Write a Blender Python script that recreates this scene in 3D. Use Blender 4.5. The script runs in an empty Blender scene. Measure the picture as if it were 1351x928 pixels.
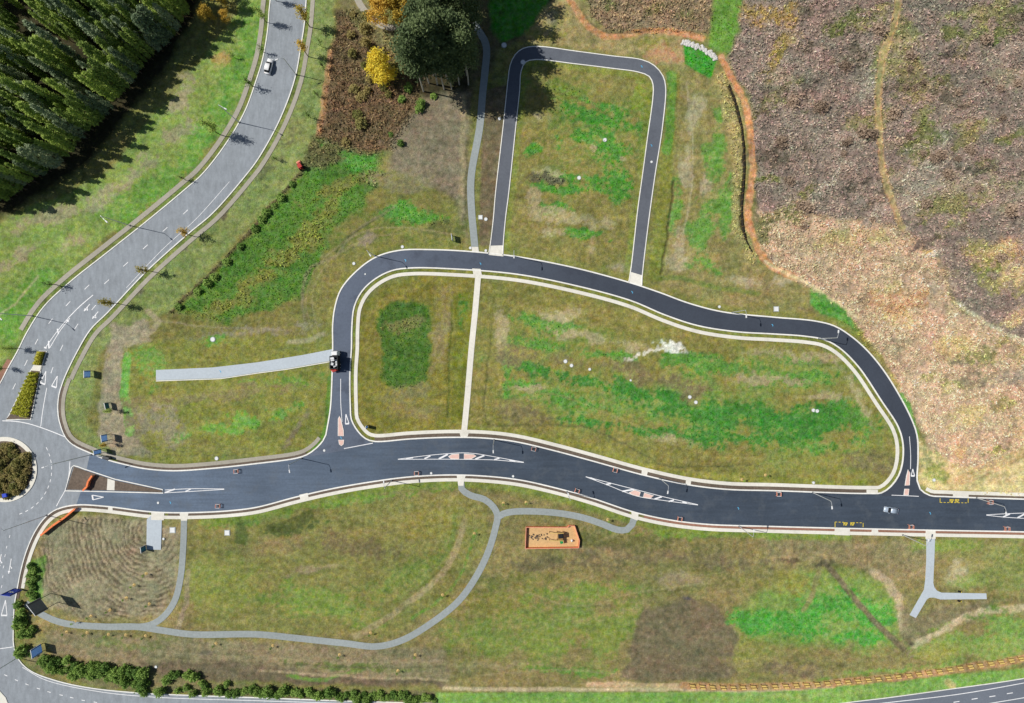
import bpy, bmesh, math, random
import numpy as np
from mathutils import Vector, Matrix

# ------------------------------------------------------------------ camera, sky, sun
SC = bpy.context.scene
COL = SC.collection
S = 0.24                      # metres per map pixel on the ground
H = 720 * S                   # drone height
cam = bpy.data.cameras.new('camera'); cam.sensor_width = 36; cam.lens = 36 * 720 / 1351
cam.clip_end = 5000
camo = bpy.data.objects.new('camera', cam); COL.objects.link(camo)
camo.location = (0, 0, H); SC.camera = camo
SUN_EL = math.radians(48); SHADOW_AZ = math.radians(-13)      # direction shadows fall (world xy)
W = bpy.data.worlds.new('World'); SC.world = W; W.use_nodes = True
wn = W.node_tree.nodes; bg = wn['Background']
sky = wn.new('ShaderNodeTexSky'); sky.sky_type = 'NISHITA'; sky.sun_disc = False
sky.sun_elevation = SUN_EL
sx, sy = -math.cos(SHADOW_AZ), -math.sin(SHADOW_AZ)           # towards the sun
sky.sun_rotation = math.atan2(sx, sy)
W.node_tree.links.new(sky.outputs[0], bg.inputs[0]); bg.inputs[1].default_value = 0.055
sl = bpy.data.lights.new('sun', 'SUN'); sl.energy = 4.25; sl.angle = math.radians(0.53); sl.color = (1, .955, .88)
slo = bpy.data.objects.new('sun', sl); COL.objects.link(slo); slo.location = (0, 0, 300)
d = Vector((math.cos(SHADOW_AZ) * math.cos(SUN_EL), math.sin(SHADOW_AZ) * math.cos(SUN_EL), -math.sin(SUN_EL)))
slo.rotation_euler = d.to_track_quat('-Z', 'Y').to_euler()
SC.view_settings.view_transform = 'Standard'; SC.view_settings.look = 'None'
SC.view_settings.exposure = 0.0; SC.view_settings.gamma = 1; SC.view_settings.use_curve_mapping = False

R = random.Random(7)
def w2(p): return ((p[0] - 675.5) * S, (464 - p[1]) * S)
def lin(c):
    c = np.asarray(c, float) / 255.0
    return np.where(c <= .04045, c / 12.92, ((c + .055) / 1.055) ** 2.4)
def tag(o, label, cat, group=None, kind=None):
    o['label'] = label; o['category'] = cat
    if group: o['group'] = group
    if kind: o['kind'] = kind
    return o
def empty(name, label, cat, loc, rz=0, group=None):
    o = bpy.data.objects.new(name, None); COL.objects.link(o); o.empty_display_size = .3
    o.location = loc; o.rotation_euler = (0, 0, rz); tag(o, label, cat, group); return o
def link(name, me, parent=None):
    o = bpy.data.objects.new(name, me); COL.objects.link(o)
    if parent: o.parent = parent
    return o

# ------------------------------------------------------------------ materials
MAT = {}
def base_mat(name, rough=.85):
    m = bpy.data.materials.new(name); m.use_nodes = True
    nt = m.node_tree; b = nt.nodes['Principled BSDF']; b.inputs['Roughness'].default_value = rough
    b.inputs['Specular IOR Level'].default_value = .25
    MAT[name] = m
    return m, nt, b
def node(nt, t, **k):
    n = nt.nodes.new(t)
    for a, v in k.items():
        if a.startswith('i_'): n.inputs[a[2:].replace('_', ' ')].default_value = v
        else: setattr(n, a, v)
    return n
def noise(nt, vec, scale, detail=4, rough=.6):
    n = node(nt, 'ShaderNodeTexNoise'); n.inputs['Scale'].default_value = scale
    n.inputs['Detail'].default_value = detail; n.inputs['Roughness'].default_value = rough
    if vec is not None: nt.links.new(vec, n.inputs['Vector'])
    return n.outputs['Fac']
def ramp(nt, fac, a, b):
    n = node(nt, 'ShaderNodeMapRange'); nt.links.new(fac, n.inputs[0])
    n.inputs[1].default_value, n.inputs[2].default_value, n.inputs[3].default_value, n.inputs[4].default_value = .3, .7, a, b
    return n.outputs[0]
def mul(nt, a, b):
    n = node(nt, 'ShaderNodeMath', operation='MULTIPLY'); nt.links.new(a, n.inputs[0]); nt.links.new(b, n.inputs[1]); return n.outputs[0]
def scalecol(nt, col, fac):
    n = node(nt, 'ShaderNodeVectorMath', operation='SCALE')
    if isinstance(col, (tuple, list)): n.inputs[0].default_value = col[:3]
    else: nt.links.new(col, n.inputs[0])
    nt.links.new(fac, n.inputs['Scale']); return n.outputs[0]
def simple(name, rgb, rough=.7, var=.12, scale=1.5, metal=0.0):
    m, nt, b = base_mat(name, rough)
    tc = node(nt, 'ShaderNodeTexCoord')
    f = ramp(nt, noise(nt, tc.outputs['Object'], scale), 1 - var, 1 + var)
    c = scalecol(nt, tuple(lin(rgb)), f); nt.links.new(c, b.inputs['Base Color'])
    b.inputs['Metallic'].default_value = metal
    return m
def geo_pos(nt):
    return node(nt, 'ShaderNodeNewGeometry').outputs['Position']
def stretch(nt, vec, s):
    n = node(nt, 'ShaderNodeVectorMath', operation='MULTIPLY'); nt.links.new(vec, n.inputs[0]); n.inputs[1].default_value = s; return n.outputs[0]
def surface(name, rgb, big=.18, small=.14, bump=.05, rough=.9, stain=None, streak=None, west=None):
    """worn ground surface: colour with broad, middle and fine variation"""
    m, nt, b = base_mat(name, rough)
    p = geo_pos(nt)
    f = mul(nt, ramp(nt, noise(nt, p, .06, 5), 1 - big, 1 + big), ramp(nt, noise(nt, p, 1.4, 6, .7), 1 - small, 1 + small))
    if streak:
        f = mul(nt, f, ramp(nt, noise(nt, stretch(nt, p, streak), 1.0, 4), .86, 1.12))
    if west:      # older, paler western length of the pavement
        sp_ = node(nt, 'ShaderNodeSeparateXYZ'); nt.links.new(p, sp_.inputs[0]); mr = node(nt, 'ShaderNodeMapRange'); nt.links.new(sp_.outputs[0], mr.inputs[0])
        mr.inputs[1].default_value, mr.inputs[2].default_value, mr.inputs[3].default_value, mr.inputs[4].default_value = west
        f = mul(nt, f, mr.outputs[0])
    c = scalecol(nt, tuple(lin(rgb)), f)
    if stain:
        mx = node(nt, 'ShaderNodeMix', data_type='RGBA')
        n2 = node(nt, 'ShaderNodeMapRange'); nt.links.new(noise(nt, p, .22, 6, .65), n2.inputs[0])
        n2.inputs[1].default_value = .52; n2.inputs[2].default_value = .72; n2.inputs[3].default_value = 0; n2.inputs[4].default_value = .45
        nt.links.new(n2.outputs[0], mx.inputs[0]); nt.links.new(c, mx.inputs[6]); mx.inputs[7].default_value = (*lin(stain), 1); c = mx.outputs[2]
    nt.links.new(c, b.inputs['Base Color'])
    bp = node(nt, 'ShaderNodeBump'); bp.inputs['Strength'].default_value = .5; bp.inputs['Distance'].default_value = bump
    nt.links.new(noise(nt, p, 3, 4), bp.inputs['Height']); nt.links.new(bp.outputs[0], b.inputs['Normal'])
    return m
surface('asphalt_old', (145, 152, 159), .07, .08, .02, .9, (122, 126, 132), (.9, .25, 1))
surface('asphalt_new', (62, 72, 85), .16, .12, .02, .85, (96, 102, 108), (.07, .9, 1), (-110, 10, 2.6, 1.12))
surface('asphalt_loop', (68, 75, 87), .12, .10, .02, .85, (52, 56, 68), None, (-62, 30, 2.1, .92))
surface('asphalt_lane', (98, 103, 112), .10, .10, .02, .85, (78, 82, 92))
surface('asphalt_path', (152, 160, 160), .08, .14, .02)
surface('asphalt_highway', (110, 117, 128), .08, .1, .02)
surface('concrete', (226, 223, 212), .08, .09, .02, .85, (188, 184, 172))
surface('concrete_old', (168, 163, 150), .1, .12, .02, .9, (140, 134, 120))
surface('concrete_kerb', (236, 235, 229), .08, .12, .01, .85, (200, 198, 188))
surface('concrete_blue', (186, 196, 204), .06, .08, .01)
surface('mulch', (106, 94, 83), .2, .3, .12)
surface('mulch_red', (150, 112, 94), .15, .22, .1)
surface('island_pink', (226, 190, 178), .06, .1, .01)
surface('sand', (208, 172, 122), .08, .16, .06)
surface('paint_white', (232, 233, 235), .08, .12, .003, .6)
surface('paint_yellow', (228, 205, 70), .06, .12, .003, .6)
surface('paint_blue', (90, 165, 205), .1, .2, .003, .6)

# ground: painted albedo attribute, fine grain from noise
m, nt, b = base_mat('ground', .95)
at = node(nt, 'ShaderNodeAttribute', attribute_name='Col'); p = geo_pos(nt)
f = mul(nt, ramp(nt, noise(nt, p, .6, 8, .75), .62, 1.38), ramp(nt, noise(nt, p, 2.2, 4, .75), .72, 1.28))
c = scalecol(nt, at.outputs['Color'], f)
hs = node(nt, 'ShaderNodeHueSaturation'); nt.links.new(c, hs.inputs['Color'])
nt.links.new(ramp(nt, noise(nt, p, .5, 8, .8), .462, .534), hs.inputs['Hue'])
nt.links.new(ramp(nt, noise(nt, stretch(nt, p, (.8, .8, 1)), .8, 6, .8), .66, 1.10), hs.inputs['Saturation'])
nt.links.new(hs.outputs[0], b.inputs['Base Color']); b.inputs['Specular IOR Level'].default_value = .05
bp = node(nt, 'ShaderNodeBump'); bp.inputs['Strength'].default_value = .9; bp.inputs['Distance'].default_value = .35
nt.links.new(noise(nt, p, 1.6, 6, .75), bp.inputs['Height']); nt.links.new(bp.outputs[0], b.inputs['Normal'])

def leafmat(name, c1, c2, attr=False, trans=.25):
    m, nt, b = base_mat(name, .65)
    oi = node(nt, 'ShaderNodeObjectInfo'); p = geo_pos(nt)
    if attr:
        at = node(nt, 'ShaderNodeAttribute', attribute_name='Col'); c = at.outputs['Color']
    else:
        mx = node(nt, 'ShaderNodeMix', data_type='RGBA')
        ad = node(nt, 'ShaderNodeMath', operation='MULTIPLY_ADD'); nt.links.new(noise(nt, p, .9, 4), ad.inputs[0]); ad.inputs[1].default_value = .9
        nt.links.new(oi.outputs['Random'], ad.inputs[2])
        mr = node(nt, 'ShaderNodeMapRange'); nt.links.new(ad.outputs[0], mr.inputs[0]); mr.inputs[1].default_value = .2; mr.inputs[2].default_value = 1.3
        nt.links.new(mr.outputs[0], mx.inputs[0]); mx.inputs[6].default_value = (*lin(c1), 1); mx.inputs[7].default_value = (*lin(c2), 1); c = mx.outputs[2]
    nt.links.new(c, b.inputs['Base Color'])
    tr = node(nt, 'ShaderNodeBsdfTranslucent'); nt.links.new(c, tr.inputs[0])
    ms = node(nt, 'ShaderNodeMixShader'); ms.inputs[0].default_value = trans
    nt.links.new(b.outputs[0], ms.inputs[1]); nt.links.new(tr.outputs[0], ms.inputs[2])
    nt.links.new(ms.outputs[0], nt.nodes['Material Output'].inputs[0])
    return m
leafmat('leaf_forest', (80, 114, 56), (184, 204, 104))
leafmat('leaf_forest_grey', (112, 134, 100), (170, 184, 146))
leafmat('leaf_gum', (66, 88, 58), (112, 128, 84))
leafmat('leaf_yellow', (206, 196, 60), (244, 222, 80))
leafmat('leaf_orange', (176, 156, 62), (222, 184, 80))
leafmat('leaf_street', (140, 146, 60), (220, 184, 84))
leafmat('leaf_shrub', (82, 122, 52), (150, 180, 88))
leafmat('leaf_hedge', (168, 176, 50), (222, 212, 80))
leafmat('leaf_round', (116, 126, 62), (172, 158, 100))
leafmat('leaf_dead', (134, 116, 98), (186, 164, 142))
leafmat('banner', (150, 186, 226), (170, 200, 236), False, .55)
leafmat('leaf_attr', (0, 0, 0), (0, 0, 0), True, .15)
simple('bark_pale', (186, 180, 168), .9, .2, 3); simple('bark', (96, 82, 68), .9, .25, 3)
simple('steel', (196, 200, 204), .45, .06, 2, .3); simple('steel_dark', (70, 74, 78), .5, .1, 2)
simple('white_metal', (222, 224, 226), .45, .05); simple('billboard_back', (104, 112, 122), .5, .08); simple('grey_panel', (206, 222, 240), .5, .08)
simple('car_white', (238, 239, 240), .3, .03); simple('car_silver', (176, 190, 206), .3, .04, 1, .2)
simple('glass_dark', (22, 26, 32), .15, .1); simple('rubber', (26, 26, 28), .9, .1); simple('black_paint', (34, 35, 38), .6, .15)
simple('red_paint', (178, 52, 44), .5, .12); simple('orange_mesh', (240, 130, 76), .7, .12); simple('orange_pink', (232, 158, 132), .7, .1)
simple('blue_sign', (28, 66, 196), .5, .06); simple('green_tank', (28, 92, 84), .6, .12); simple('green_tarp', (40, 140, 78), .6, .12)
simple('timber_pale', (216, 188, 112), .85, .16, 3); simple('timber', (150, 118, 72), .85, .2, 3)
simple('rock', (206, 204, 200), .9, .2, 1.5); simple('pit_white', (228, 230, 230), .7, .08); simple('pit_grey', (168, 174, 172), .8, .1)
simple('solar', (40, 74, 96), .3, .1); simple('silt_cloth', (50, 46, 40), .9, .2, 2); simple('straw', (196, 170, 112), .95, .25, 4)
simple('headlight', (235, 238, 240), .2, .02); simple('teal_panel', (50, 110, 124), .5, .1); simple('orange_clay', (196, 140, 86), .95, .2)

# ------------------------------------------------------------------ geometry helpers
def catmull(pts, step=6, closed=False):
    P = [Vector(p) for p in pts]; n = len(P); out = []
    for i in range(n if closed else n - 1):
        p1, p2 = P[i], P[(i + 1) % n]
        p0 = P[i - 1] if (closed or i > 0) else p1 * 2 - p2
        p3 = P[(i + 2) % n] if (closed or i + 2 < n) else p2 * 2 - p1
        # centripetal
        t1 = max((p1 - p0).length ** .5, 1e-3); t2 = t1 + max((p2 - p1).length ** .5, 1e-3); t3 = t2 + max((p3 - p2).length ** .5, 1e-3)
        k = max(1, int((p2 - p1).length / step))
        for j in range(k):
            t = t1 + (t2 - t1) * j / k
            A1 = p0 * ((t1 - t) / t1) + p1 * (t / t1)
            A2 = p1 * ((t2 - t) / (t2 - t1)) + p2 * ((t - t1) / (t2 - t1))
            A3 = p2 * ((t3 - t) / (t3 - t2)) + p3 * ((t - t2) / (t3 - t2))
            B1 = A1 * ((t2 - t) / t2) + A2 * (t / t2)
            B2 = A2 * ((t3 - t) / (t3 - t1)) + A3 * ((t - t1) / (t3 - t1))
            out.append(B1 * ((t2 - t) / (t2 - t1)) + B2 * ((t - t1) / (t2 - t1)))
    if not closed: out.append(P[-1])
    return [(v.x, v.y) for v in out]
def offset(line, d, closed=False):
    """px polyline moved d px to the left of travel (world sense)"""
    if not d: return list(line)
    n = len(line); out = []
    for i in range(n):
        a = line[i - 1] if (closed or i > 0) else line[i]; b_ = line[(i + 1) % n] if (closed or i < n - 1) else line[i]
        tx, ty = b_[0] - a[0], b_[1] - a[1]; l = math.hypot(tx, ty) or 1
        out.append((line[i][0] + ty / l * d, line[i][1] - tx / l * d))
    return out
def finish(bm, name, mat, parent=None):
    me = bpy.data.meshes.new(name); bm.normal_update(); bm.to_mesh(me); bm.free()
    me.materials.append(MAT[mat]); return link(name, me, parent)
def sheet(name, poly, z, mat, parent=None, thick=0.0):
    bm = bmesh.new()
    vs = [bm.verts.new((*w2(p), z)) for p in poly]
    f = bm.faces.new(vs); f.normal_update()
    if f.normal.z < 0: f.normal_flip()
    if thick:
        r = bmesh.ops.extrude_face_region(bm, geom=[f])
        bmesh.ops.translate(bm, vec=(0, 0, thick), verts=[e for e in r['geom'] if isinstance(e, bmesh.types.BMVert)])
    bmesh.ops.triangulate(bm, faces=[f for f in bm.faces if len(f.verts) > 4], ngon_method='EAR_CLIP')
    return finish(bm, name, mat, parent)
def ribbon(name, line, d0, d1, z0, z1, mat, parent=None, closed=False):
    """raised strip between offsets d0 and d1 (px) of a line; z0 base, z1 top"""
    A, B = offset(line, d0, closed), offset(line, d1, closed); bm = bmesh.new(); n = len(line)
    rows = []
    for a, b_ in zip(A, B):
        ax, ay = w2(a); bx, by = w2(b_)
        rows.append([bm.verts.new(q) for q in ((ax, ay, z0), (ax, ay, z1), (bx, by, z1), (bx, by, z0))])
    for i in range(n if closed else n - 1):
        r, s = rows[i], rows[(i + 1) % n]
        for k in range(3): bm.faces.new((r[k], s[k], s[k + 1], r[k + 1]))
    bmesh.ops.recalc_face_normals(bm, faces=bm.faces)
    up = sum(f.normal.z for f in bm.faces)
    if up < 0: bmesh.ops.reverse_faces(bm, faces=bm.faces)
    return finish(bm, name, mat, parent)
def bar(bm, a, b_, w, z, zt=None):
    """flat painted bar between two px points, w px wide"""
    tx, ty = b_[0] - a[0], b_[1] - a[1]; l = math.hypot(tx, ty) or 1; nx, ny = ty / l * w / 2, -tx / l * w / 2
    vs = [bm.verts.new((*w2(q), z)) for q in ((a[0] + nx, a[1] + ny), (a[0] - nx, a[1] - ny), (b_[0] - nx, b_[1] - ny), (b_[0] + nx, b_[1] + ny))]
    f = bm.faces.new(vs); f.normal_update()
    if f.normal.z < 0: f.normal_flip()
def mark(name, bars, z, mat, parent, tris=()):
    bm = bmesh.new()
    for k, (a, b_, w) in enumerate(bars): bar(bm, a, b_, w, z + .0012 * k)
    return finish(bm, name, mat, parent)
def box(bm, c, s, rz=0, taper=1.0, bev=0):
    M = Matrix.Translation(c) @ Matrix.Rotation(rz, 4, 'Z') @ Matrix.Diagonal((*s, 1))
    r = bmesh.ops.create_cube(bm, size=1, matrix=M)
    if taper != 1:
        top = [v for v in r['verts'] if v.co.z > c[2]]
        for v in top: v.co.x = c[0] + (v.co.x - c[0]) * taper; v.co.y = c[1] + (v.co.y - c[1]) * taper
    if bev: bmesh.ops.bevel(bm, geom=list({e for v in r['verts'] for e in v.link_edges}), offset=bev, segments=1, affect='EDGES', profile=.5)
def tube(bm, p0, p1, r0, r1=None, n=7, cap=True):
    p0, p1 = Vector(p0), Vector(p1); r1 = r0 if r1 is None else r1
    q = (p1 - p0).to_track_quat('Z', 'Y'); ra, rb = [], []
    for i in range(n):
        a = 2 * math.pi * i / n; v = Vector((math.cos(a), math.sin(a), 0))
        ra.append(bm.verts.new(p0 + q @ (v * r0))); rb.append(bm.verts.new(p1 + q @ (v * r1)))
    for i in range(n): bm.faces.new((ra[i], ra[(i + 1) % n], rb[(i + 1) % n], rb[i]))
    if cap: bm.faces.new(rb); bm.faces.new(ra[::-1])
def part(name, mat, parent, fn, smooth=False):
    bm = bmesh.new(); fn(bm); o = finish(bm, name, mat, parent)
    if smooth: o.data.polygons.foreach_set('use_smooth', [True] * len(o.data.polygons))
    return o
def boxes(name, mat, parent, lst, bev=0):
    def fn(bm):
        for c, s in lst: box(bm, c, s, bev=bev)
    return part(name, mat, parent, fn)
def copy_tree(o, parent=None):
    c_ = o.copy(); COL.objects.link(c_); c_.parent = parent
    for ch in o.children: copy_tree(ch, c_)
    return c_
def quads(name, P, size, mat, seed, up=.5, cols=None, asp=1.0, vert=0.0):
    """leaf-sized faces: P (N,3) centres, size (N,), random tilt, up = bias of the normal to the sky"""
    rs = np.random.RandomState(seed); N = len(P)
    n_ = rs.normal(size=(N, 3)); n_[:, 2] = np.abs(n_[:, 2]) + up * 2; n_ /= np.linalg.norm(n_, axis=1)[:, None]
    t = rs.normal(size=(N, 3)); t[:, 2] += vert * np.sign(t[:, 2]); t -= (t * n_).sum(1)[:, None] * n_; t /= np.linalg.norm(t, axis=1)[:, None]
    s_ = np.cross(n_, t); h = size[:, None] * .5
    V = np.stack([P - t * h * asp, P + s_ * h * .8, P + t * h * asp, P - s_ * h * .8], 1).reshape(-1, 3)
    me = bpy.data.meshes.new(name); me.vertices.add(4 * N); me.vertices.foreach_set('co', V.astype(np.float32).ravel())
    me.loops.add(4 * N); me.loops.foreach_set('vertex_index', np.arange(4 * N, dtype=np.int32))
    me.polygons.add(N); me.polygons.foreach_set('loop_start', np.arange(0, 4 * N, 4, dtype=np.int32))
    if cols is not None:
        ca = me.color_attributes.new('Col', 'FLOAT_COLOR', 'POINT')
        cc = np.ones((4 * N, 4), np.float32); cc[:, :3] = np.repeat(cols, 4, 0); ca.data.foreach_set('color', cc.ravel())
    me.update(); me.validate(); me.materials.append(MAT[mat]); return me

# ------------------------------------------------------------------ map lines (px of the survey plan)
K_OUT = [(407, -60), (403.5, 0), (401, 32), (397, 58), (388, 106), (368, 159.5), (340, 210), (325, 230), (281, 280.6), (248, 308.5), (192, 359), (142, 412), (119, 435), (101, 465),
         (85.4, 497), (81, 509), (77.6, 521), (76, 540), (78, 556), (81, 566), (87, 578.5), (97, 588), (119, 598.5), (140, 607), (162, 613), (190, 619), (228, 622), (278.5, 619), (339, 612.5), (390.6, 605.6),
         (405, 601), (418, 592), (427, 582), (431, 574), (433, 563), (437, 538), (439, 500), (440, 458), (440, 427.5), (443, 405), (451, 382), (471.6, 358), (497, 340), (527, 331.5), (568, 330.5), (620, 333), (680, 339.5),
         (756, 354), (829, 373.5), (870, 387), (908, 401), (953, 412.5), (1020, 419.5), (1074, 424.5), (1100, 431), (1120, 443), (1143, 463), (1168, 494), (1198, 546), (1208.5, 574), (1210, 605), (1209, 635), (1213, 646), (1226, 654.5), (1245, 656), (1351, 659.5), (1450, 663)]
K_IN = [(463, 554), (461.5, 536), (461, 490), (463, 460), (463.5, 432.5), (466.6, 405), (477, 384), (494, 368), (517, 356.5), (542.5, 353), (593, 354), (680, 361), (756, 375.5), (832, 396), (877.5, 415), (920.5, 429), (971, 437), (1020, 440),
        (1062, 443), (1087, 447.5), (1107, 458), (1132.5, 483), (1163, 528), (1186, 564), (1192, 586.6), (1191, 612), (1186, 628), (1176, 642), (1163, 651), (1145, 652), (1020, 648.3), (958.5, 646.5), (908, 640.5), (850, 628), (781, 609), (731, 595.5), (679, 583.5), (640, 579), (593, 578), (542.5, 580), (494, 583.3), (482, 579.5), (472, 570)][::-1]
K_BOT = [(1450, 704), (1351, 701), (1221, 698.6), (1102, 696), (1011, 693.6), (933, 691), (882.5, 685), (837, 675), (781, 656.5), (731, 642.5), (679, 631.5), (608, 626), (542.5, 628.3), (492, 634.7), (441, 643.5), (390.6, 655), (339, 668.5), (304, 673), (253, 675.5), (202.5, 674.7), (137, 667), (101, 665.5), (76, 671), (60, 682), (45.6, 702), (34, 729), (26.6, 756), (23, 775), (19, 797), (17.5, 830), (18, 852), (25, 871), (40.5, 885.5), (76, 899), (121.5, 908.5), (187, 915), (253, 918), (340, 921), (460, 925.5), (573, 929), (700, 936)]
K_WEST = [(-90, 640), (-40, 565), (0, 508), (11.6, 486), (24, 464), (36, 440), (58, 406), (91, 374.5), (142, 334), (195, 292), (245.6, 250), (268, 230), (301, 187), (324, 147), (339, 106), (347, 80), (352, 54), (354.5, 35), (356, 13), (357.5, 0), (361, -60)]
LANE_OUT = [(645, 336), (647.5, 322), (651.7, 286), (654, 258), (664.4, 166.6), (671, 104), (673.5, 87), (680, 73), (690, 65), (703, 62.3), (720, 63), (756, 68), (806.6, 74.7), (847, 80), (863, 87.5), (874, 101), (877.5, 115), (873.7, 164.6), (863.3, 233), (855, 293), (846.5, 366), (846, 377)]
LANE_IN = [(830, 373), (833, 354), (842, 275.6), (848, 232), (854.7, 182), (862, 127), (862, 112), (857, 101), (842, 95), (806.6, 90), (756, 83.8), (705, 78.5), (693, 82), (687, 94), (685, 120), (680, 166.6), (670, 260), (666.6, 286), (663.4, 322), (663, 337)]
cKO, cKI = catmull(K_OUT), catmull(K_IN, closed=True); cKB, cKW = catmull(K_BOT), catmull(K_WEST); cLO, cLI = catmull(LANE_OUT), catmull(LANE_IN)
def between(line, a, b_):
    ia = min(range(len(line)), key=lambda i: (line[i][0] - a[0]) ** 2 + (line[i][1] - a[1]) ** 2)
    ib = min(range(len(line)), key=lambda i: (line[i][0] - b_[0]) ** 2 + (line[i][1] - b_[1]) ** 2)
    return line[ia:ib + 1] if ia <= ib else line[ib:ia + 1][::-1]

# ------------------------------------------------------------------ the ground sheet
fx = np.arange(-172, 172.01, .4); fy = np.arange(-122, 122.01, .4)
out = np.array([180, 195, 220, 270, 380, 700, 1500.])
gx = np.concatenate([-out[::-1], fx, out]); gy = np.concatenate([-(out[::-1] - 50), fy, out - 50])
GX, GY = np.meshgrid(gx, gy); PX = GX / S + 675.5; PY = 464 - GY / S
RS = np.random.RandomState(3)
def vnoise(X, Y, scale, seed):
    rs = np.random.RandomState(seed); T = rs.rand(256, 256)
    x = X / scale; y = Y / scale; xi = np.floor(x).astype(int); yi = np.floor(y).astype(int); fx_, fy_ = x - xi, y - yi
    fx_ = fx_ * fx_ * (3 - 2 * fx_); fy_ = fy_ * fy_ * (3 - 2 * fy_); g = lambda a, b_: T[a % 256, b_ % 256]
    return (g(xi, yi) * (1 - fx_) + g(xi + 1, yi) * fx_) * (1 - fy_) + (g(xi, yi + 1) * (1 - fx_) + g(xi + 1, yi + 1) * fx_) * fy_
def fbm(scale, seed, oct=4, X=None, Y=None):
    X = PX if X is None else X; Y = PY if Y is None else Y; s_ = 0; a = 1; t = 0
    for o in range(oct): s_ = s_ + a * vnoise(X + 1000, Y + 1000, scale / 2 ** o, seed * 17 + o); t += a; a *= .6
    return s_ / t
N60, N24, N10, N4 = fbm(60, 1), fbm(24, 2), fbm(10, 3), fbm(4, 4, 3)
NB = (fbm(30, 9, 5) - .5)
NSX = fbm(9, 31, 4, PX * .22, PY)
N2 = fbm(3.2, 33, 2)
_nu = N4 * .34 + N10 * .26 + NSX * .22 + N2 * .30
_fl = _nu.ravel(); _o = np.sort(_fl[::37]); NU = (np.searchsorted(_o, _fl) / len(_o)).reshape(_nu.shape)
WX = (fbm(26, 5) - .5) * 26 + (fbm(7, 6) - .5) * 9; WY = (fbm(26, 7) - .5) * 26 + (fbm(7, 8) - .5) * 9
GC = np.empty(PX.shape + (3,)); GC[:] = lin((122, 124, 62)); GH = (N10 - .5) * .05; HB = np.zeros(PX.shape)
TUFT = np.zeros(PX.shape)          # where tall weeds and scrub grow (density)
def win(x0, x1, y0, y1):
    j = np.where((gx / S + 675.5 > x0) & (gx / S + 675.5 < x1))[0]; i = np.where((464 - gy / S > y0) & (464 - gy / S < y1))[0]
    return slice(i[0], i[-1] + 1), slice(j[0], j[-1] + 1)
def blend(sl, mask, col, h, t):
    r_, g_, b_ = col
    if r_ > g_ and r_ - b_ < 85 : col = (r_, g_ + (.42 if not (t and t > .5) else .2) * (r_ - g_), b_)
    GC[sl] = GC[sl] * (1 - mask[..., None]) + lin(col) * mask[..., None]
    if h is not None: HB[sl] = HB[sl] * (1 - mask) + h * mask
    if t is not None: TUFT[sl] = TUFT[sl] * (1 - mask) + t * mask
def brk(sl, m_, br):
    if br: m_ = m_ * (1 - br) + br * np.clip((m_ * 1.08 - NU[sl]) * 2.6 + .5, 0, 1) * np.clip(m_ * 3, 0, 1)
    return m_
def P(poly, col, soft=6, a=1, warp=.5, br=0, h=None, t=None):
    xs = [p[0] for p in poly]; ys = [p[1] for p in poly]; mg = soft + 16
    sl = win(min(xs) - mg, max(xs) + mg, min(ys) - mg, max(ys) + mg)
    X = PX[sl] + WX[sl] * warp; Y = PY[sl] + WY[sl] * warp; dd = np.full(X.shape, 1e9); ins = np.zeros(X.shape, bool)
    n = len(poly)
    for i in range(n):
        (x0, y0), (x1, y1) = poly[i], poly[(i + 1) % n]; ex, ey = x1 - x0, y1 - y0
        t_ = np.clip(((X - x0) * ex + (Y - y0) * ey) / (ex * ex + ey * ey + 1e-9), 0, 1)
        dd = np.minimum(dd, (X - x0 - t_ * ex) ** 2 + (Y - y0 - t_ * ey) ** 2)
        if y0 != y1: ins ^= ((y0 > Y) != (y1 > Y)) & (X < (x1 - x0) * (Y - y0) / (y1 - y0) + x0)
    dd = np.sqrt(dd); dd = np.where(ins, dd, -dd)
    blend(sl, brk(sl, np.clip(dd / soft + .5, 0, 1) * a, br), col, h, t)
def B(cx, cy, rx, ry, rot, col, a=.8, br=.6, t=None, h=None):
    m_ = max(rx, ry) * 1.7 + 10; sl = win(cx - m_, cx + m_, cy - m_, cy + m_); ca, sa = math.cos(math.radians(rot)), math.sin(math.radians(rot))
    X = PX[sl] + WX[sl] * .8 - cx; Y = PY[sl] + WY[sl] * .8 - cy
    q = np.sqrt(((X * ca + Y * sa) / rx) ** 2 + ((-X * sa + Y * ca) / ry) ** 2)
    blend(sl, brk(sl, np.clip((1.3 - q + NB[sl] * 2.2) * 1.25, 0, 1) * a, min(1, br + .25)), col, h, t)
def L(pts, w, col=None, a=.9, soft=2, warp=.25, d=0, br=0, t=None):
    pts = catmull(pts, 12); xs = [p[0] for p in pts]; ys = [p[1] for p in pts]; mg = w + 16
    sl = win(min(xs) - mg, max(xs) + mg, min(ys) - mg, max(ys) + mg)
    X = PX[sl] + WX[sl] * warp; Y = PY[sl] + WY[sl] * warp; dd = np.full(X.shape, 1e9)
    for (x0, y0), (x1, y1) in zip(pts, pts[1:]):
        ex, ey = x1 - x0, y1 - y0; t_ = np.clip(((X - x0) * ex + (Y - y0) * ey) / (ex * ex + ey * ey + 1e-9), 0, 1)
        dd = np.minimum(dd, (X - x0 - t_ * ex) ** 2 + (Y - y0 - t_ * ey) ** 2)
    m_ = np.clip((w / 2 - np.sqrt(dd)) / soft + .5, 0, 1)
    if d: GH[sl] += m_ * d
    if col is not None: blend(sl, brk(sl, m_ * a, br), col, None, t)

LAWN, LUSH, OLIVE, LIME, WEED = (122, 148, 62), (78, 126, 34), (120, 118, 52), (132, 144, 52), (62, 134, 38)
DRY, BARE, TAN, CLAY, SCRUB, PINK, PALE = (134, 120, 84), (128, 112, 94), (160, 142, 104), (192, 136, 82), (124, 106, 94), (194, 160, 134), (188, 174, 146)
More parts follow.
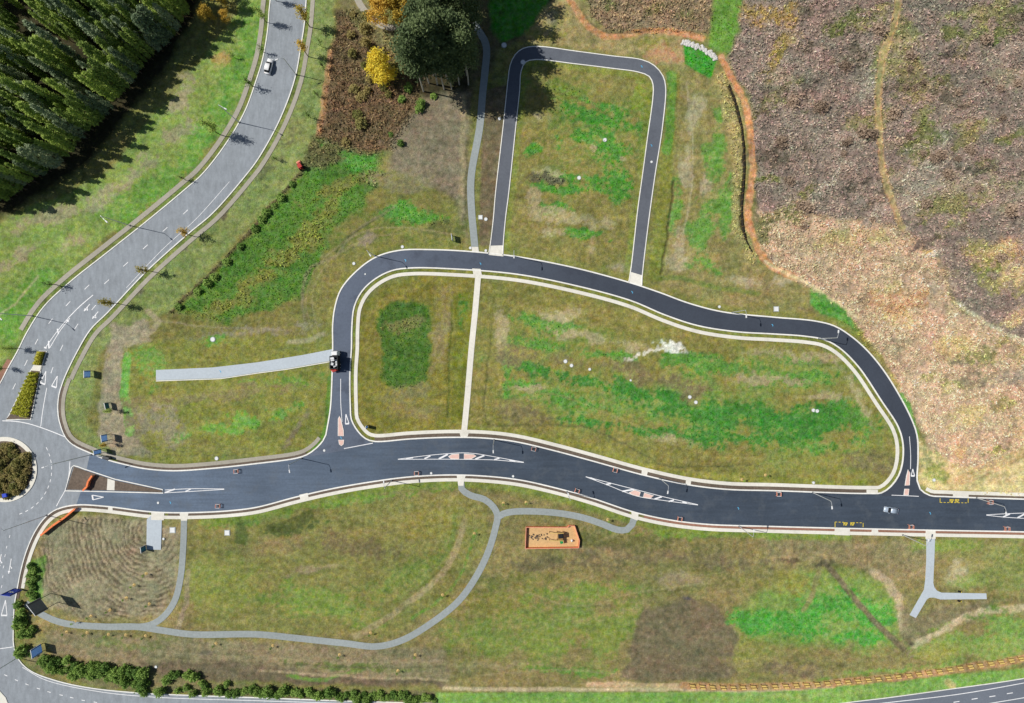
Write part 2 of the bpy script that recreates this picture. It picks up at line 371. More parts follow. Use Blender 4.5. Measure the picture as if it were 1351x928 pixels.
# north-west lawn, forest floor, avenue verges
P([(-100, 250), (0, 296), (140, 228), (240, 110), (310, 20), (330, -60), (356, -60), (346, 60), (300, 170), (180, 280), (80, 365), (0, 490), (-100, 560)], LAWN)
for x, y, rx, ry, ro in ((300, 110, 22, 60, 20), (262, 190, 20, 34, 40), (190, 262, 50, 24, -40), (40, 388, 60, 22, -40), (20, 420, 40, 40, 0), (330, 50, 14, 40, 10)): B(x, y, rx, ry, ro, (100, 150, 46), .85, .4)
for x, y, rx, ry, ro in ((245, 120, 14, 30, 30), (232, 178, 14, 26, 40), (150, 250, 60, 10, -40), (60, 290, 44, 10, -20), (98, 322, 26, 9, -30), (20, 340, 40, 8, -30)): B(x, y, rx, ry, ro, (158, 150, 112), .75, .5)
B(288, 80, 12, 14, 0, (176, 150, 76), .7, .4); L([(-20, 425), (20, 400), (50, 365)], 3, (170, 170, 120), .7)
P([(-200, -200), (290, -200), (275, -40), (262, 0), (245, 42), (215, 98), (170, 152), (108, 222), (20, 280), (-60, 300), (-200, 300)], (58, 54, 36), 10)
P([(404, -60), (446, -60), (440, 30), (426, 120), (418, 190), (398, 225), (330, 300), (225, 410), (170, 430), (130, 470), (112, 560), (160, 605), (120, 595), (85, 560), (80, 500), (110, 450), (180, 370), (280, 280), (370, 160), (400, 60)], (122, 140, 72))
B(345, 220, 60, 14, -50, (112, 116, 74), .5, .4)
for x, y in ((297, 281), (245, 330), (187, 387), (136, 440)): B(x, y, 6, 6, 0, (104, 96, 80), .8, .2)
# mid-north scrub, trees' floor and bare ground
P([(446, 14), (428, 120), (420, 195), (470, 204), (520, 198), (545, 150), (560, 110), (540, 60), (500, 44), (470, 10)], (112, 90, 66), 6, 1, .5, 0, .5, 1.0)
L([(436, 70), (428, 120), (421, 190)], 8, (168, 128, 82), .8); P([(450, 0), (470, 40), (530, 80), (545, 70), (540, 40), (500, 40), (470, -40), (440, -60)], (124, 116, 76), 6)
P([(415, 180), (470, 196), (505, 205), (500, 235), (395, 228)], (104, 108, 66), 6, 1, .6, 0, .3, .7)
P([(530, 20), (540, 100), (560, 132), (620, 140), (626, 60), (612, -60), (515, -60)], (66, 56, 40), 8)
P([(555, 130), (620, 122), (616, 330), (596, 300), (560, 250), (516, 222), (515, 188)], BARE, 10, 1, .5)
P([(618, -60), (760, -60), (755, 10), (725, 40), (700, 52), (660, 66), (650, 90), (620, 120)], (104, 96, 66), 8)
P([(642, -40), (740, -60), (722, 14), (696, 48), (662, 56), (648, 36)], (62, 142, 24), 5)
P([(690, 50), (720, 8), (760, -10), (790, 40), (850, 36), (905, 44), (900, 92), (875, 86), (840, 74), (700, 56)], (150, 132, 84), 6)
for x, y, rx, ry in ((735, 25, 24, 14), (720, 45, 30, 6), (865, 60, 20, 12)): B(x, y, rx, ry, 0, (142, 142, 60), .7, .5)
B(880, 70, 22, 14, 0, (186, 140, 92), .8, .4); B(728, 22, 8, 14, -10, (140, 124, 108), .8, .2)
P([(757, -60), (1010, -60), (965, 0), (938, 46), (880, 40), (800, 44), (776, 18)], (146, 124, 98), 6, 1, .5, 0, .45, 1.0)
for x, y, rx in ((805, 15, 14), (862, 12, 12), (905, 20, 16)): B(x, y, rx, 10, 0, (118, 116, 70), .7, .4)
L([(752, 0), (768, 26), (788, 46), (812, 50), (850, 40), (885, 42), (925, 50)], 8, CLAY, .85); L([(770, 18), (792, 42), (830, 44), (862, 37)], 1.6, (84, 66, 50), .8, d=-.3)
P([(642, 120), (672, 112), (660, 220), (650, 332), (633, 332), (632, 280), (636, 180)], (116, 94, 74), 3, 1, .2)
L([(612, 130), (610, 200), (606, 300)], 7, (156, 134, 104), .7); L([(618, 180), (613, 270), (616, 305)], 3, (108, 100, 66), .8)
# weeds and mown land west of the loop road
P([(446, 238), (520, 226), (600, 262), (618, 330), (530, 325), (480, 345), (440, 390), (434, 455), (250, 460), (160, 470), (240, 412), (330, 310), (400, 240)], (122, 120, 58), 8)
P([(402, 224), (440, 214), (506, 206), (500, 246), (434, 316), (398, 392), (300, 424), (236, 414), (330, 312)], LUSH, 8, .95, .8, .25, .2, .6)
for x, y, rx, ry, ro in ((420, 300, 12, 50, 40), (360, 350, 60, 14, -40), (455, 245, 46, 10, -20), (300, 405, 50, 8, -15)): B(x, y, rx, ry, ro, (128, 134, 58), .8, .5)
B(330, 540, 110, 46, -6, (118, 142, 50), .65, .3); B(520, 300, 90, 30, 0, (112, 128, 50), .5, .3)
B(545, 284, 36, 11, 0, (76, 148, 38), .9, .4, .6); B(470, 210, 34, 10, 25, (80, 150, 44), .9, .4, .8)
L([(520, 275), (470, 305), (440, 340), (410, 352), (400, 380), (404, 440)], 4, (134, 122, 96), .6); L([(500, 288), (462, 312), (444, 330)], 2, (70, 80, 40), .7, d=-.2)
B(530, 240, 50, 14, 0, (140, 124, 92), .6, .5); B(575, 300, 30, 10, 0, (104, 108, 56), .7, .4); B(480, 318, 14, 8, -30, (146, 130, 112), .7, .4)
L([(340, 352), (398, 355)], 4, (72, 120, 36), .8); L([(225, 412), (300, 340), (345, 288), (395, 228)], 3.6, (92, 84, 58), .9, d=.25, t=.8)
B(330, 440, 90, 8, -5, (146, 136, 108), .6, .6)
# block between the avenue and the loop road
P([(150, 470), (200, 450), (430, 440), (432, 470), (436, 560), (420, 585), (390, 600), (280, 612), (190, 608), (150, 600), (140, 560)], (128, 132, 54), 6)
P([(150, 430), (190, 420), (200, 450), (165, 460), (160, 500), (172, 560), (196, 600), (150, 602), (130, 570), (134, 500)], (152, 140, 118), 6, .9, .7, .3)
L([(170, 470), (164, 520), (172, 570)], 12, (96, 164, 52), .9, br=.4); B(200, 478, 20, 24, 0, (112, 158, 56), .7, .5); B(180, 560, 20, 26, 0, (130, 124, 92), .7, .4)
B(215, 562, 36, 20, 10, (152, 140, 112), .8, .5); B(298, 562, 60, 13, -6, (108, 166, 50), .85, .5); B(370, 545, 40, 14, -20, (96, 158, 48), .8, .5, .3); B(360, 510, 60, 12, -8, (104, 148, 44), .7, .5)
B(300, 520, 110, 8, -6, (138, 122, 80), .7, .4); B(395, 560, 30, 6, -60, (138, 120, 96), .7, .4); L([(410, 600), (430, 560), (434, 500)], 6, (66, 128, 30), .7)
for k in range(5): L([(178, 585 + k * 5), (240, 580 + k * 5), (330, 594 + k * 3)], 1.2, (112, 112, 76), .6)
L([(380, 452), (410, 448), (432, 440)], 6, (168, 156, 134), .5); B(280, 448, 20, 6, 0, (92, 150, 44), .8, .5)
L([(196, 410), (210, 425), (190, 445), (170, 455)], 8, (164, 148, 120), .7, br=.4)
# western cell of the block
P([(474, 575), (470, 460), (480, 400), (515, 372), (550, 362), (630, 364), (612, 572), (540, 572)], (126, 122, 44), 5)
for k in range(4): L([(478 + k * 4, 560), (480 + k * 4, 450), (500 + k * 5, 400 + k * 4), (540, 374 + k * 4)], 1.6, (138, 112, 54), .5)
P([(500, 410), (530, 392), (566, 400), (572, 470), (566, 510), (520, 512), (502, 500)], (66, 112, 32), 6, .9, .7, .35, .1, .35)
B(583, 440, 13, 60, 6, (142, 126, 84), .7, .5); B(535, 425, 24, 8, -20, (126, 128, 70), .7, .5); B(545, 520, 40, 14, 0, (128, 130, 78), .7, .5); B(560, 545, 40, 10, 0, (136, 118, 78), .7, .4)
L([(596, 400), (594, 470), (590, 550)], 3, (84, 100, 36), .8, d=-.15); P([(598, 390), (622, 380), (612, 560), (594, 560)], (106, 116, 30), 5, .8, .2); B(606, 410, 8, 24, 0, (70, 132, 30), .6, .4)
# eastern cell
P([(640, 370), (700, 374), (780, 392), (880, 425), (940, 441), (1070, 453), (1110, 470), (1165, 540), (1184, 580), (1184, 615), (1165, 646), (1020, 643), (930, 638), (830, 615), (730, 585), (640, 574), (618, 572)], (132, 126, 58), 4)
B(900, 540, 240, 42, 7, (112, 146, 56), .8, .2); B(1050, 490, 90, 30, 0, (128, 150, 64), .7, .2); B(740, 450, 90, 30, 10, (118, 136, 56), .6, .3); B(1080, 600, 90, 26, 0, (136, 148, 62), .7, .2)
for x, y, rx, ry, ro, c_ in ((724, 432, 48, 9, 12, 0), (700, 455, 40, 8, 5, 0), (742, 495, 70, 9, 12, 1), (800, 470, 40, 7, 14, 0), (850, 520, 120, 11, 12, 1), (960, 545, 150, 17, 6, 1), (760, 530, 70, 10, 10, 0), (860, 570, 120, 10, 9, 1), (1000, 575, 130, 9, 2, 1),
                            (930, 480, 70, 14, 6, 0), (1060, 500, 70, 10, 0, 0), (1060, 552, 80, 20, 0, 1), (1134, 553, 16, 26, -25, 0), (1080, 590, 50, 10, 0, 0), (690, 505, 30, 8, 10, 0), (1050, 472, 40, 6, 5, 0), (672, 500, 8, 30, 0, 0)):
    B(x, y, rx, ry, ro, (WEED if c_ else (88, 146, 46)), .9, .5, .3)
for x, y, rx, ry, ro in ((740, 415, 22, 9, 10), (770, 445, 40, 6, 10), (700, 512, 26, 5, 0), (885, 580, 36, 7, 8), (1065, 470, 60, 7, 4), (1130, 520, 8, 40, -30), (1075, 525, 40, 5, 0), (660, 440, 8, 40, 0), (840, 455, 30, 6, 12), (1010, 500, 50, 6, 3)): B(x, y, rx, ry, ro, (172, 150, 112), .75, .5)
for x, y, rx, ry, ro in ((750, 478, 22, 14, 0), (915, 522, 14, 12, 0), (850, 495, 70, 9, 14), (1150, 610, 40, 14, 10), (680, 470, 26, 16, 0), (690, 545, 40, 14, 10)): B(x, y, rx, ry, ro, (130, 112, 78), .7, .35)
B(884, 456, 22, 10, 10, (228, 224, 212), .95, .85); B(862, 462, 22, 4, -25, (216, 208, 188), .8, .7); B(740, 420, 12, 5, 30, (190, 168, 130), .8, .5)
L([(648, 430), (642, 520), (640, 555), (650, 562), (730, 560), (790, 570), (850, 600), (870, 612), (1000, 615)], 2.2, (96, 100, 56), .8, d=-.15); L([(620, 566), (700, 575), (790, 595), (860, 618), (980, 632), (1140, 638)], 9, (140, 144, 46), .6)
# crescent interior and the land to its east
P([(688, 96), (708, 81), (842, 98), (859, 106), (858, 150), (830, 356), (760, 345), (668, 330), (684, 160)], (132, 124, 62), 3, 1, .2)
B(775, 190, 70, 70, 0, (112, 136, 52), .65, .3)
for x, y, rx, ry, ro in ((772, 130, 50, 9, 20), (775, 148, 46, 10, 25), (795, 160, 36, 9, 8), (770, 188, 26, 9, 20), (800, 195, 26, 22, 0), (770, 236, 78, 8, 6), (815, 240, 14, 30, 0), (760, 250, 60, 7, 5), (806, 318, 9, 12, 0), (700, 195, 10, 8, 0), (735, 190, 10, 16, 0), (770, 305, 40, 6, 0), (730, 275, 30, 6, 0)): B(x, y, rx, ry, ro, (72, 142, 34), .9, .5, .3)
for x, y, rx, ry, ro in ((710, 150, 12, 9, 0), (750, 285, 60, 8, 8), (783, 198, 5, 8, 0), (800, 290, 20, 8, 20), (705, 262, 8, 12, 0), (730, 305, 20, 6, 0), (722, 230, 26, 6, 0), (783, 325, 6, 14, 0), (822, 205, 5, 4, 0)): B(x, y, rx, ry, ro, (168, 152, 110), .75, .6)
B(846, 125, 10, 24, 0, (128, 148, 44), .8, .4); B(745, 120, 50, 10, 10, (122, 136, 52), .7, .5); B(720, 236, 36, 5, 4, (104, 100, 76), .8, .5, .5); B(815, 355, 18, 8, 10, (164, 146, 120), .7, .3)
P([(868, 88), (900, 86), (936, 104), (960, 96), (985, 130), (990, 290), (1010, 345), (1070, 385), (1080, 420), (960, 408), (868, 382), (850, 372), (878, 160), (880, 110)], (140, 128, 74), 6)
P([(884, 92), (896, 100), (888, 240), (872, 366), (852, 370), (868, 240), (880, 160)], (126, 132, 48), 6); L([(886, 100), (884, 170), (880, 200)], 12, (88, 144, 40), .8, br=.3)
for x, y, rx, ry, ro in ((915, 150, 10, 40, 8), (908, 220, 9, 34, 6), (895, 330, 20, 26, 0), (930, 240, 7, 16, 0), (985, 372, 40, 9, 10), (1030, 372, 20, 8, 0)): B(x, y, rx, ry, ro, (172, 152, 120), .85, .5)
for x, y, rx, ry, ro in ((940, 205, 14, 26, 0), (925, 300, 18, 40, 8), (935, 350, 30, 14, 15), (960, 280, 10, 40, 5), (890, 280, 7, 40, 4), (950, 150, 8, 10, 0), (1000, 335, 14, 6, 50)): B(x, y, rx, ry, ro, (98, 152, 50), .9, .4, .2)
L([(889, 240), (884, 290), (874, 340), (872, 360)], 2.2, (84, 72, 50), .9, d=-.5); L([(866, 366), (900, 368), (950, 380), (1000, 388)], 6, (106, 130, 48), .7)
P([(902, 57), (925, 64), (946, 80), (938, 104), (920, 94), (903, 84)], (48, 140, 22), 2, 1, .2, 0, .1, .4); P([(948, -60), (1006, -60), (976, 22), (966, 72), (934, 60), (936, 30)], (98, 146, 42), 5, 1, .4, 0, .1, .3)
P([(944, 96), (962, 90), (976, 130), (982, 200), (984, 290), (1004, 345), (990, 350), (968, 300), (964, 200)], (164, 148, 96), 5, .9, .6, .3, .2, .5)
# north-east cleared land
P([(1008, -80), (1500, -80), (1500, 500), (1351, 455), (1262, 402), (1236, 335), (1180, 300), (1080, 286), (1000, 282), (990, 130), (964, 76), (978, 20)], (142, 124, 114), 8, 1, .6, 0, .45, .9)
P([(1000, 278), (1080, 284), (1180, 298), (1234, 330), (1258, 402), (1351, 452), (1500, 500), (1500, 660), (1300, 650), (1245, 620), (1215, 560), (1160, 472), (1100, 404), (1024, 356), (994, 320)], PINK, 8, 1, .6, 0, .35, .8)
for k in range(70):
    x, y = R.uniform(1000, 1360), R.uniform(-10, 300); B(x, y, R.uniform(12, 46), R.uniform(6, 18), R.uniform(-50, 0), R.choice([(126, 122, 78), (140, 130, 88), (120, 124, 70), (168, 148, 138), (116, 96, 88), (104, 88, 82), (158, 136, 120), (148, 140, 96)]), .7, .5)
for k in range(70):
    x, y = R.uniform(1020, 1360), R.uniform(300, 610)
    if y - 345 < (x - 1040) * 1.02 - 24: B(x, y, R.uniform(14, 36), R.uniform(8, 18), R.uniform(-30, 30), R.choice([(204, 156, 112), (184, 148, 140), (192, 160, 120), (160, 146, 96), (212, 168, 128), (166, 132, 116)]), .7, .5)
B(1030, 60, 14, 40, 20, (158, 142, 70), .7, .5); B(1050, 50, 22, 14, -20, (180, 140, 116), .7, .5); B(1020, 20, 30, 20, 0, (172, 142, 80), .6, .5)
B(1222, 320, 20, 5, -30, (112, 92, 88), .9, .2); B(1232, 332, 13, 7, -10, (224, 214, 190), .9, .5); B(1228, 330, 10, 5, 0, (208, 164, 66), .7, .4); B(1300, 350, 16, 12, 0, (136, 140, 70), .7, .4); B(1330, 250, 26, 12, 0, (150, 140, 110), .5, .5)
L([(1262, 400), (1310, 430), (1351, 452)], 6, (212, 196, 168), .5, br=.6)
L([(1188, -40), (1182, 20), (1166, 70), (1160, 130), (1160, 200), (1170, 250), (1190, 300)], 9, (168, 142, 92), .8, t=.1)
L([(1184, -40), (1178, 20), (1162, 70), (1156, 130), (1157, 200), (1166, 250), (1186, 296)], 1.6, (196, 152, 104), .8); L([(1192, -40), (1186, 20), (1170, 74), (1164, 130), (1164, 200), (1175, 250)], 1.6, (196, 152, 104), .8)
L([(952, 76), (968, 104), (982, 134), (990, 172), (993, 230), (988, 290), (1000, 330), (1020, 352), (1048, 366)], 9, (200, 142, 84), .95, t=0); L([(1010, 345), (1040, 362), (1080, 384), (1130, 420)], 4, (214, 188, 146), .8, t=0)
L([(962, 112), (972, 140), (980, 180), (982, 230), (979, 280), (984, 316)], 2.6, (64, 50, 36), .9, d=-.7)
P([(1068, 384), (1086, 388), (1112, 412), (1140, 440), (1130, 446), (1096, 424), (1072, 404)], (74, 152, 42), 4, .9, .6, .3, .1, .3)
P([(1120, 420), (1150, 452), (1176, 490), (1208, 560), (1230, 610), (1216, 640), (1205, 560), (1172, 492), (1140, 452)], (150, 136, 74), 5); L([(1190, 520), (1206, 560), (1212, 590)], 8, (84, 154, 46), .85, br=.3)
P([(1214, 580), (1240, 600), (1290, 622), (1351, 590), (1500, 570), (1500, 652), (1240, 648), (1214, 640)], (206, 178, 122), 6, .9, .6, .2, .1, .1); B(1228, 600, 14, 16, 0, (152, 156, 98), .8, .5); B(1240, 625, 16, 12, 0, (148, 158, 70), .8, .4); B(1310, 596, 26, 10, -10, (140, 144, 74), .7, .5); B(1270, 590, 10, 14, -40, (222, 176, 120), .8, .3)
for k in range(4): L([(1260, 640 - k * 3), (1300, 628 - k * 5), (1351, 604 - k * 3), (1400, 590)], 2, (184, 140, 88), .6)
# southern park
P([(40, 700), (240, 685), (610, 640), (840, 690), (1020, 705), (1500, 712), (1500, 900), (1351, 880), (900, 908), (575, 910), (60, 880), (30, 840)], (130, 118, 70), 6)
P([(60, 700), (110, 680), (200, 686), (236, 700), (236, 770), (210, 815), (110, 818), (60, 800), (44, 760)], (136, 124, 98), 8, 1, .5); P([(40, 740), (60, 730), (56, 790), (40, 800)], (94, 132, 50), 5)
PLOUGH = lambda: None
P([(250, 690), (420, 670), (600, 650), (640, 670), (645, 710), (600, 785), (520, 838), (440, 838), (260, 828), (246, 780)], (126, 126, 62), 8)
for x, y, rx, ry, ro, c_ in ((300, 770, 50, 34, 0, (128, 138, 58)), (440, 800, 80, 22, 8, (112, 140, 50)), (540, 755, 60, 16, -35, (112, 132, 52)), (470, 720, 80, 16, 5, (120, 102, 70)), (380, 700, 50, 8, -10, (84, 100, 46)), (360, 720, 60, 12, 0, (140, 118, 76)), (430, 745, 40, 6, -10, (152, 126, 96)), (318, 705, 9, 14, 0, (80, 100, 44)), (560, 690, 40, 20, 0, (136, 128, 56)), (480, 660, 90, 8, -8, (110, 146, 44)), (300, 690, 40, 8, -5, (100, 136, 44)), (600, 660, 30, 8, 0, (130, 124, 60))): B(x, y, rx, ry, ro, c_, .8, .4)
L([(612, 690), (606, 715), (580, 760), (530, 802), (470, 840)], 8, (156, 134, 98), .8); L([(600, 680), (596, 715), (570, 755), (520, 795)], 6, (104, 128, 48), .6); L([(628, 700), (604, 765), (575, 795), (545, 815)], 4, (96, 140, 44), .6, br=.5)
P([(60, 832), (200, 840), (400, 850), (590, 856), (595, 890), (590, 900), (400, 900), (200, 885), (70, 866)], (134, 118, 90), 6, .9, .5); B(160, 850, 50, 8, 5, (120, 128, 70), .7, .4)
P([(180, 874), (300, 874), (420, 888), (580, 898), (590, 906), (400, 902), (240, 898), (190, 888)], (108, 90, 74), 5, .9); L([(380, 892), (420, 896), (480, 884)], 5, (100, 146, 48), .7, br=.5); B(455, 880, 70, 5, 2, (108, 124, 56), .7, .5); L([(340, 885), (450, 892), (590, 898)], 3, (168, 146, 114), .7)
B(275, 862, 12, 7, 0, (112, 96, 84), .8, .2); L([(250, 755), (244, 800), (234, 830)], 7, (148, 130, 108), .7, br=.3); B(215, 845, 40, 8, 0, (122, 122, 70), .6, .4)
P([(20, 850), (60, 864), (190, 885), (260, 902), (575, 915), (575, 935), (250, 915), (120, 905), (40, 884)], (118, 110, 74), 4, .9)
for x, y, rx, ry, ro, c_ in ((700, 770, 80, 20, 0, (120, 122, 58)), (650, 800, 60, 24, 0, (132, 132, 56)), (720, 850, 110, 14, -4, (108, 138, 46)), (760, 830, 60, 20, 0, (122, 136, 48)), (780, 780, 80, 12, -5, (116, 142, 50)), (930, 760, 110, 20, 0, (124, 120, 66)), (880, 735, 130, 10, 5, (126, 106, 78)), (900, 765, 40, 9, 0, (152, 128, 100)), (750, 745, 80, 10, 0, (116, 104, 72)), (640, 850, 60, 16, 0, (126, 130, 56)), (820, 715, 90, 10, 8, (112, 112, 60)), (930, 705, 90, 6, 2, (118, 146, 46)), (790, 812, 120, 6, -8, (152, 138, 90)), (650, 880, 90, 6, 0, (146, 128, 88)), (760, 885, 90, 5, 0, (94, 140, 44))): B(x, y, rx, ry, ro, c_, .8, .45)
B(720, 835, 130, 40, -4, (118, 140, 54), .7, .3); B(1280, 850, 120, 30, -8, (124, 154, 62), .75, .3); B(1310, 740, 60, 34, 0, (142, 148, 76), .7, .3); B(1000, 850, 60, 40, 0, (134, 142, 62), .7, .3)
P([(820, 898), (832, 845), (850, 805), (905, 786), (948, 800), (974, 836), (968, 868), (975, 886), (960, 898)], (112, 98, 76), 5, .95, .5); B(905, 790, 6, 3, 0, (84, 80, 84), .9, 0)
P([(975, 800), (1040, 760), (1090, 750), (1160, 760), (1186, 800), (1180, 850), (1060, 856), (990, 840)], (116, 148, 58), 14, .9, .8, .2)
for x, y, rx, ry, ro in ((1105, 800, 46, 30, 20), (1050, 820, 50, 22, 0), (1150, 810, 26, 30, 0), (1000, 815, 40, 12, 0), (1110, 840, 60, 10, 0)): B(x, y, rx, ry, ro, (72, 156, 42), .85, .45, .3)
P([(1000, 712), (1230, 716), (1222, 760), (1170, 765), (1090, 740), (1020, 745)], (138, 118, 84), 8, .85, .6); B(1050, 770, 50, 12, 0, (146, 142, 60), .7, .4); B(1045, 742, 12, 3, 10, (90, 76, 58), .8, 0)
L([(1088, 742), (1120, 780), (1150, 815), (1175, 840), (1202, 866)], 8, (116, 100, 78), .95, 2, .15, d=-.2); L([(1084, 745), (1072, 780), (1060, 805)], 7, (134, 128, 80), .8); B(1088, 743, 12, 5, 10, (90, 78, 62), .9, 0)
L([(1155, 755), (1178, 775), (1186, 800), (1190, 830)], 12, (178, 150, 124), .8, 4, .6, br=.3); P([(1190, 800), (1215, 812), (1240, 798), (1310, 796), (1330, 806), (1260, 826), (1210, 845), (1186, 846)], (124, 112, 82), 8, .9)
L([(1205, 848), (1240, 835), (1270, 815), (1310, 806), (1400, 800)], 9, (186, 164, 132), .75, 3, .5); B(1203, 844, 10, 6, 10, (92, 76, 62), .9, 0)
for x, y, rx, ry, ro, c_ in ((1300, 740, 60, 24, 0, (146, 138, 76)), (1265, 755, 18, 14, 0, (176, 160, 124)), (1290, 765, 30, 10, 0, (134, 152, 66)), (1330, 760, 30, 40, 0, (126, 136, 66)), (1320, 830, 50, 24, -10, (116, 154, 60)), (1230, 862, 60, 12, -6, (142, 148, 62)), (1250, 720, 60, 6, 2, (128, 148, 56)), (1230, 830, 20, 6, -10, (118, 146, 56)), (1050, 875, 90, 8, 0, (136, 126, 72)), (1180, 885, 120, 6, -6, (118, 150, 56)), (1040, 885, 40, 8, 0, (128, 108, 82)), (1010, 705, 60, 5, 0, (124, 148, 44))): B(x, y, rx, ry, ro, c_, .8, .4)
P([(575, 914), (900, 914), (1060, 908), (1351, 882), (1500, 860), (1500, 880), (1351, 896), (1100, 930), (900, 990), (575, 990)], (112, 156, 60), 3, 1, .1, 0); B(1050, 918, 90, 5, -4, (142, 164, 76), .7, .4)
L([(585, 908), (700, 910), (900, 910), (1000, 911), (1100, 905)], 5, (182, 160, 128), .9, 2, .15, br=.2); L([(775, 903), (840, 904), (900, 906)], 7, (188, 148, 116), .8, 2, .2)
L([(902, 905), (960, 907), (1050, 905), (1130, 899), (1200, 892), (1290, 879), (1360, 868)], 10, (168, 132, 82), .9, 2, .15)
L([(1250, 900), (1256, 905)], 10, (196, 176, 110), .7)
for ln_, w_, c_ in ((offset(cKW, 4), 9, (112, 130, 58)), (offset(between(cKO, (407, -60), (90, 490)), 4), 8, (116, 132, 58)), (offset(cKI, 4), 6, (120, 128, 46)), (offset(cLI, 5), 8, (122, 136, 48)), (offset(between(cKO, (440, 458), (1143, 463)), 6), 10, (126, 130, 56)), (offset(between(cKB, (1120, 697), (260, 676)), 13), 9, (114, 136, 46))):
    L(ln_[::3], w_, c_, .75, 3, .1)
P([(312, 688), (320, 686), (328, 705), (324, 720), (310, 716)], (84, 100, 46), 2, .9, .3); P([(350, 694), (395, 680), (410, 672), (412, 684), (385, 700), (350, 705)], (88, 98, 46), 2, .85, .4)
for pts_, c_ in (([(905, 600), (1000, 606), (1140, 600)], (150, 146, 70)), ([(650, 540), (720, 520), (800, 545), (900, 590)], (150, 140, 80)), ([(1095, 770), (1110, 810), (1112, 850)], (120, 160, 70)), ([(1080, 775), (1092, 815), (1090, 850)], (120, 160, 70)), ([(1120, 775), (1128, 810), (1126, 845)], (124, 160, 72)), ([(690, 780), (760, 800), (850, 780), (940, 770)], (160, 146, 96)), ([(250, 720), (330, 740), (420, 735), (520, 700), (600, 690)], (112, 108, 62)), ([(255, 800), (350, 815), (450, 812), (540, 780), (610, 715)], (140, 132, 74)), ([(700, 120), (760, 130), (830, 180), (836, 300)], (120, 116, 60)), ([(416, 452), (404, 395), (420, 350), (470, 310), (530, 300), (600, 310)], (150, 134, 94)), ([(424, 452), (412, 395), (428, 352), (476, 318), (530, 308)], (150, 134, 94)), ([(170, 470), (166, 440), (200, 425), (260, 430), (380, 436)], (150, 140, 112)), ([(905, 110), (915, 200), (900, 330)], (182, 164, 132)), ([(640, 890), (760, 884), (820, 890)], (150, 134, 96)), ([(200, 860), (330, 868), (480, 874), (590, 872)], (152, 134, 104)), ([(200, 866), (330, 875), (480, 881), (590, 880)], (108, 96, 72))):
    L(pts_, 2.2, c_, .55, 1.6, .2, br=.3)
# mottling over everything, away from roads
K = 1 + (N10 - .5) * .55 + (N4 - .5) * .5 + (N2 - .5) * .4 + (N60 - .5) * .3 + (NSX - .5) * .35
GC *= 1.07 * K[..., None] * (1 + .14 * np.clip((PX - 850) / 400, 0, 1) * (PY > 640))[..., None]; g2 = (N24 - .5) * .3 + (N4 - .5) * .22 + (NSX - .5) * .2; GC[..., 0] *= 1 + g2; GC[..., 1] *= 1 - g2 * .25  # ramp toward the south-east puts pale haze into the ground colour
sl = win(44, 240, 680, 826); q = np.hypot(PX[sl] - 196 + WX[sl] * .45, (PY[sl] - 700) * .9 + WY[sl] * .45); st = np.clip(np.sin(q * 1.05 + (N60[sl] - .5) * 9) * 1.5 * (N24[sl] + N10[sl] - .4) + .5, 0, 1)
mk = np.clip((104 - np.hypot(PX[sl] - 142, (PY[sl] - 750) * 1.25)) / 18, 0, 1) * (PY[sl] > 684) * np.clip((N24[sl] - .3) * 4, .25, 1); mk = mk * (PX[sl] < 232)
GC[sl] *= (1.22 - .62 * mk * st)[..., None]; GH[sl] -= mk * st * .12
GC = np.clip(GC, .004, .9)
GZ = GH + HB * ((N10 - .45) * 1.6 + (N4 - .5) * .7)
ny, nx = PX.shape
V = np.stack([GX, GY, GZ], -1).reshape(-1, 3).astype(np.float32)
ii = np.arange(ny * nx, dtype=np.int32).reshape(ny, nx)
F = np.stack([ii[:-1, :-1], ii[:-1, 1:], ii[1:, 1:], ii[1:, :-1]], -1).reshape(-1, 4)
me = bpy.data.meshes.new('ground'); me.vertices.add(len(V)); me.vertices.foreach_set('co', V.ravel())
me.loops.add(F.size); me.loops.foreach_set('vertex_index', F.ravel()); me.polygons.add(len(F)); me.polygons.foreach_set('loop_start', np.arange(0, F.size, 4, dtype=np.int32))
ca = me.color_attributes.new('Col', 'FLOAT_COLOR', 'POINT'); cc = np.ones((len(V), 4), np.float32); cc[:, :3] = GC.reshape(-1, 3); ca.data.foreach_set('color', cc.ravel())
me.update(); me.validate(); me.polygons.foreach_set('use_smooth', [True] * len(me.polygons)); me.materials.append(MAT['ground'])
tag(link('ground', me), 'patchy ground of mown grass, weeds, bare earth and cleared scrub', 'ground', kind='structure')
def gcell(x, y):
    px, py = x / S + 675.5, 464 - y / S
    return np.clip(np.searchsorted(gy, y), 0, ny - 1), np.clip(np.searchsorted(gx, x), 0, nx - 1)

# scrub and weeds: uncountable low growth that takes its colour from where it grows
def growth(name, label, cat, n, mask_lo, green, size, hh, seed, asp=1.0, bright=1.0, keep=1.0):
    rs = np.random.RandomState(seed); x = rs.uniform(-170, 170, n); y = rs.uniform(-120, 120, n)
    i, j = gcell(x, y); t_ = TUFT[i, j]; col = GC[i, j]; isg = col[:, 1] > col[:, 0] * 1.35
    nz = N10[i, j]
    ok = (rs.rand(n) < (t_ * (nz > .42) * 1.0 + t_ * .35) * keep) & (isg == green) & (t_ > mask_lo)
    x, y, i, j, col = x[ok], y[ok], i[ok], j[ok], col[ok]; k = len(x)
    col = col * bright * rs.uniform(.5, 1.65, (k, 1)) * (1 + rs.normal(0, .06, (k, 3)))
    s_ = rs.uniform(size * .5, size * 1.4, k); z = GZ[i, j] + rs.rand(k) ** 2 * hh * (.4 + N24[i, j])
    Pn = np.stack([x, y, z + .05], 1); me_ = quads(name, Pn, s_, 'leaf_attr', seed, .25, np.clip(col, .005, .8), asp)
    tag(link(name, me_), label, cat, kind='stuff')
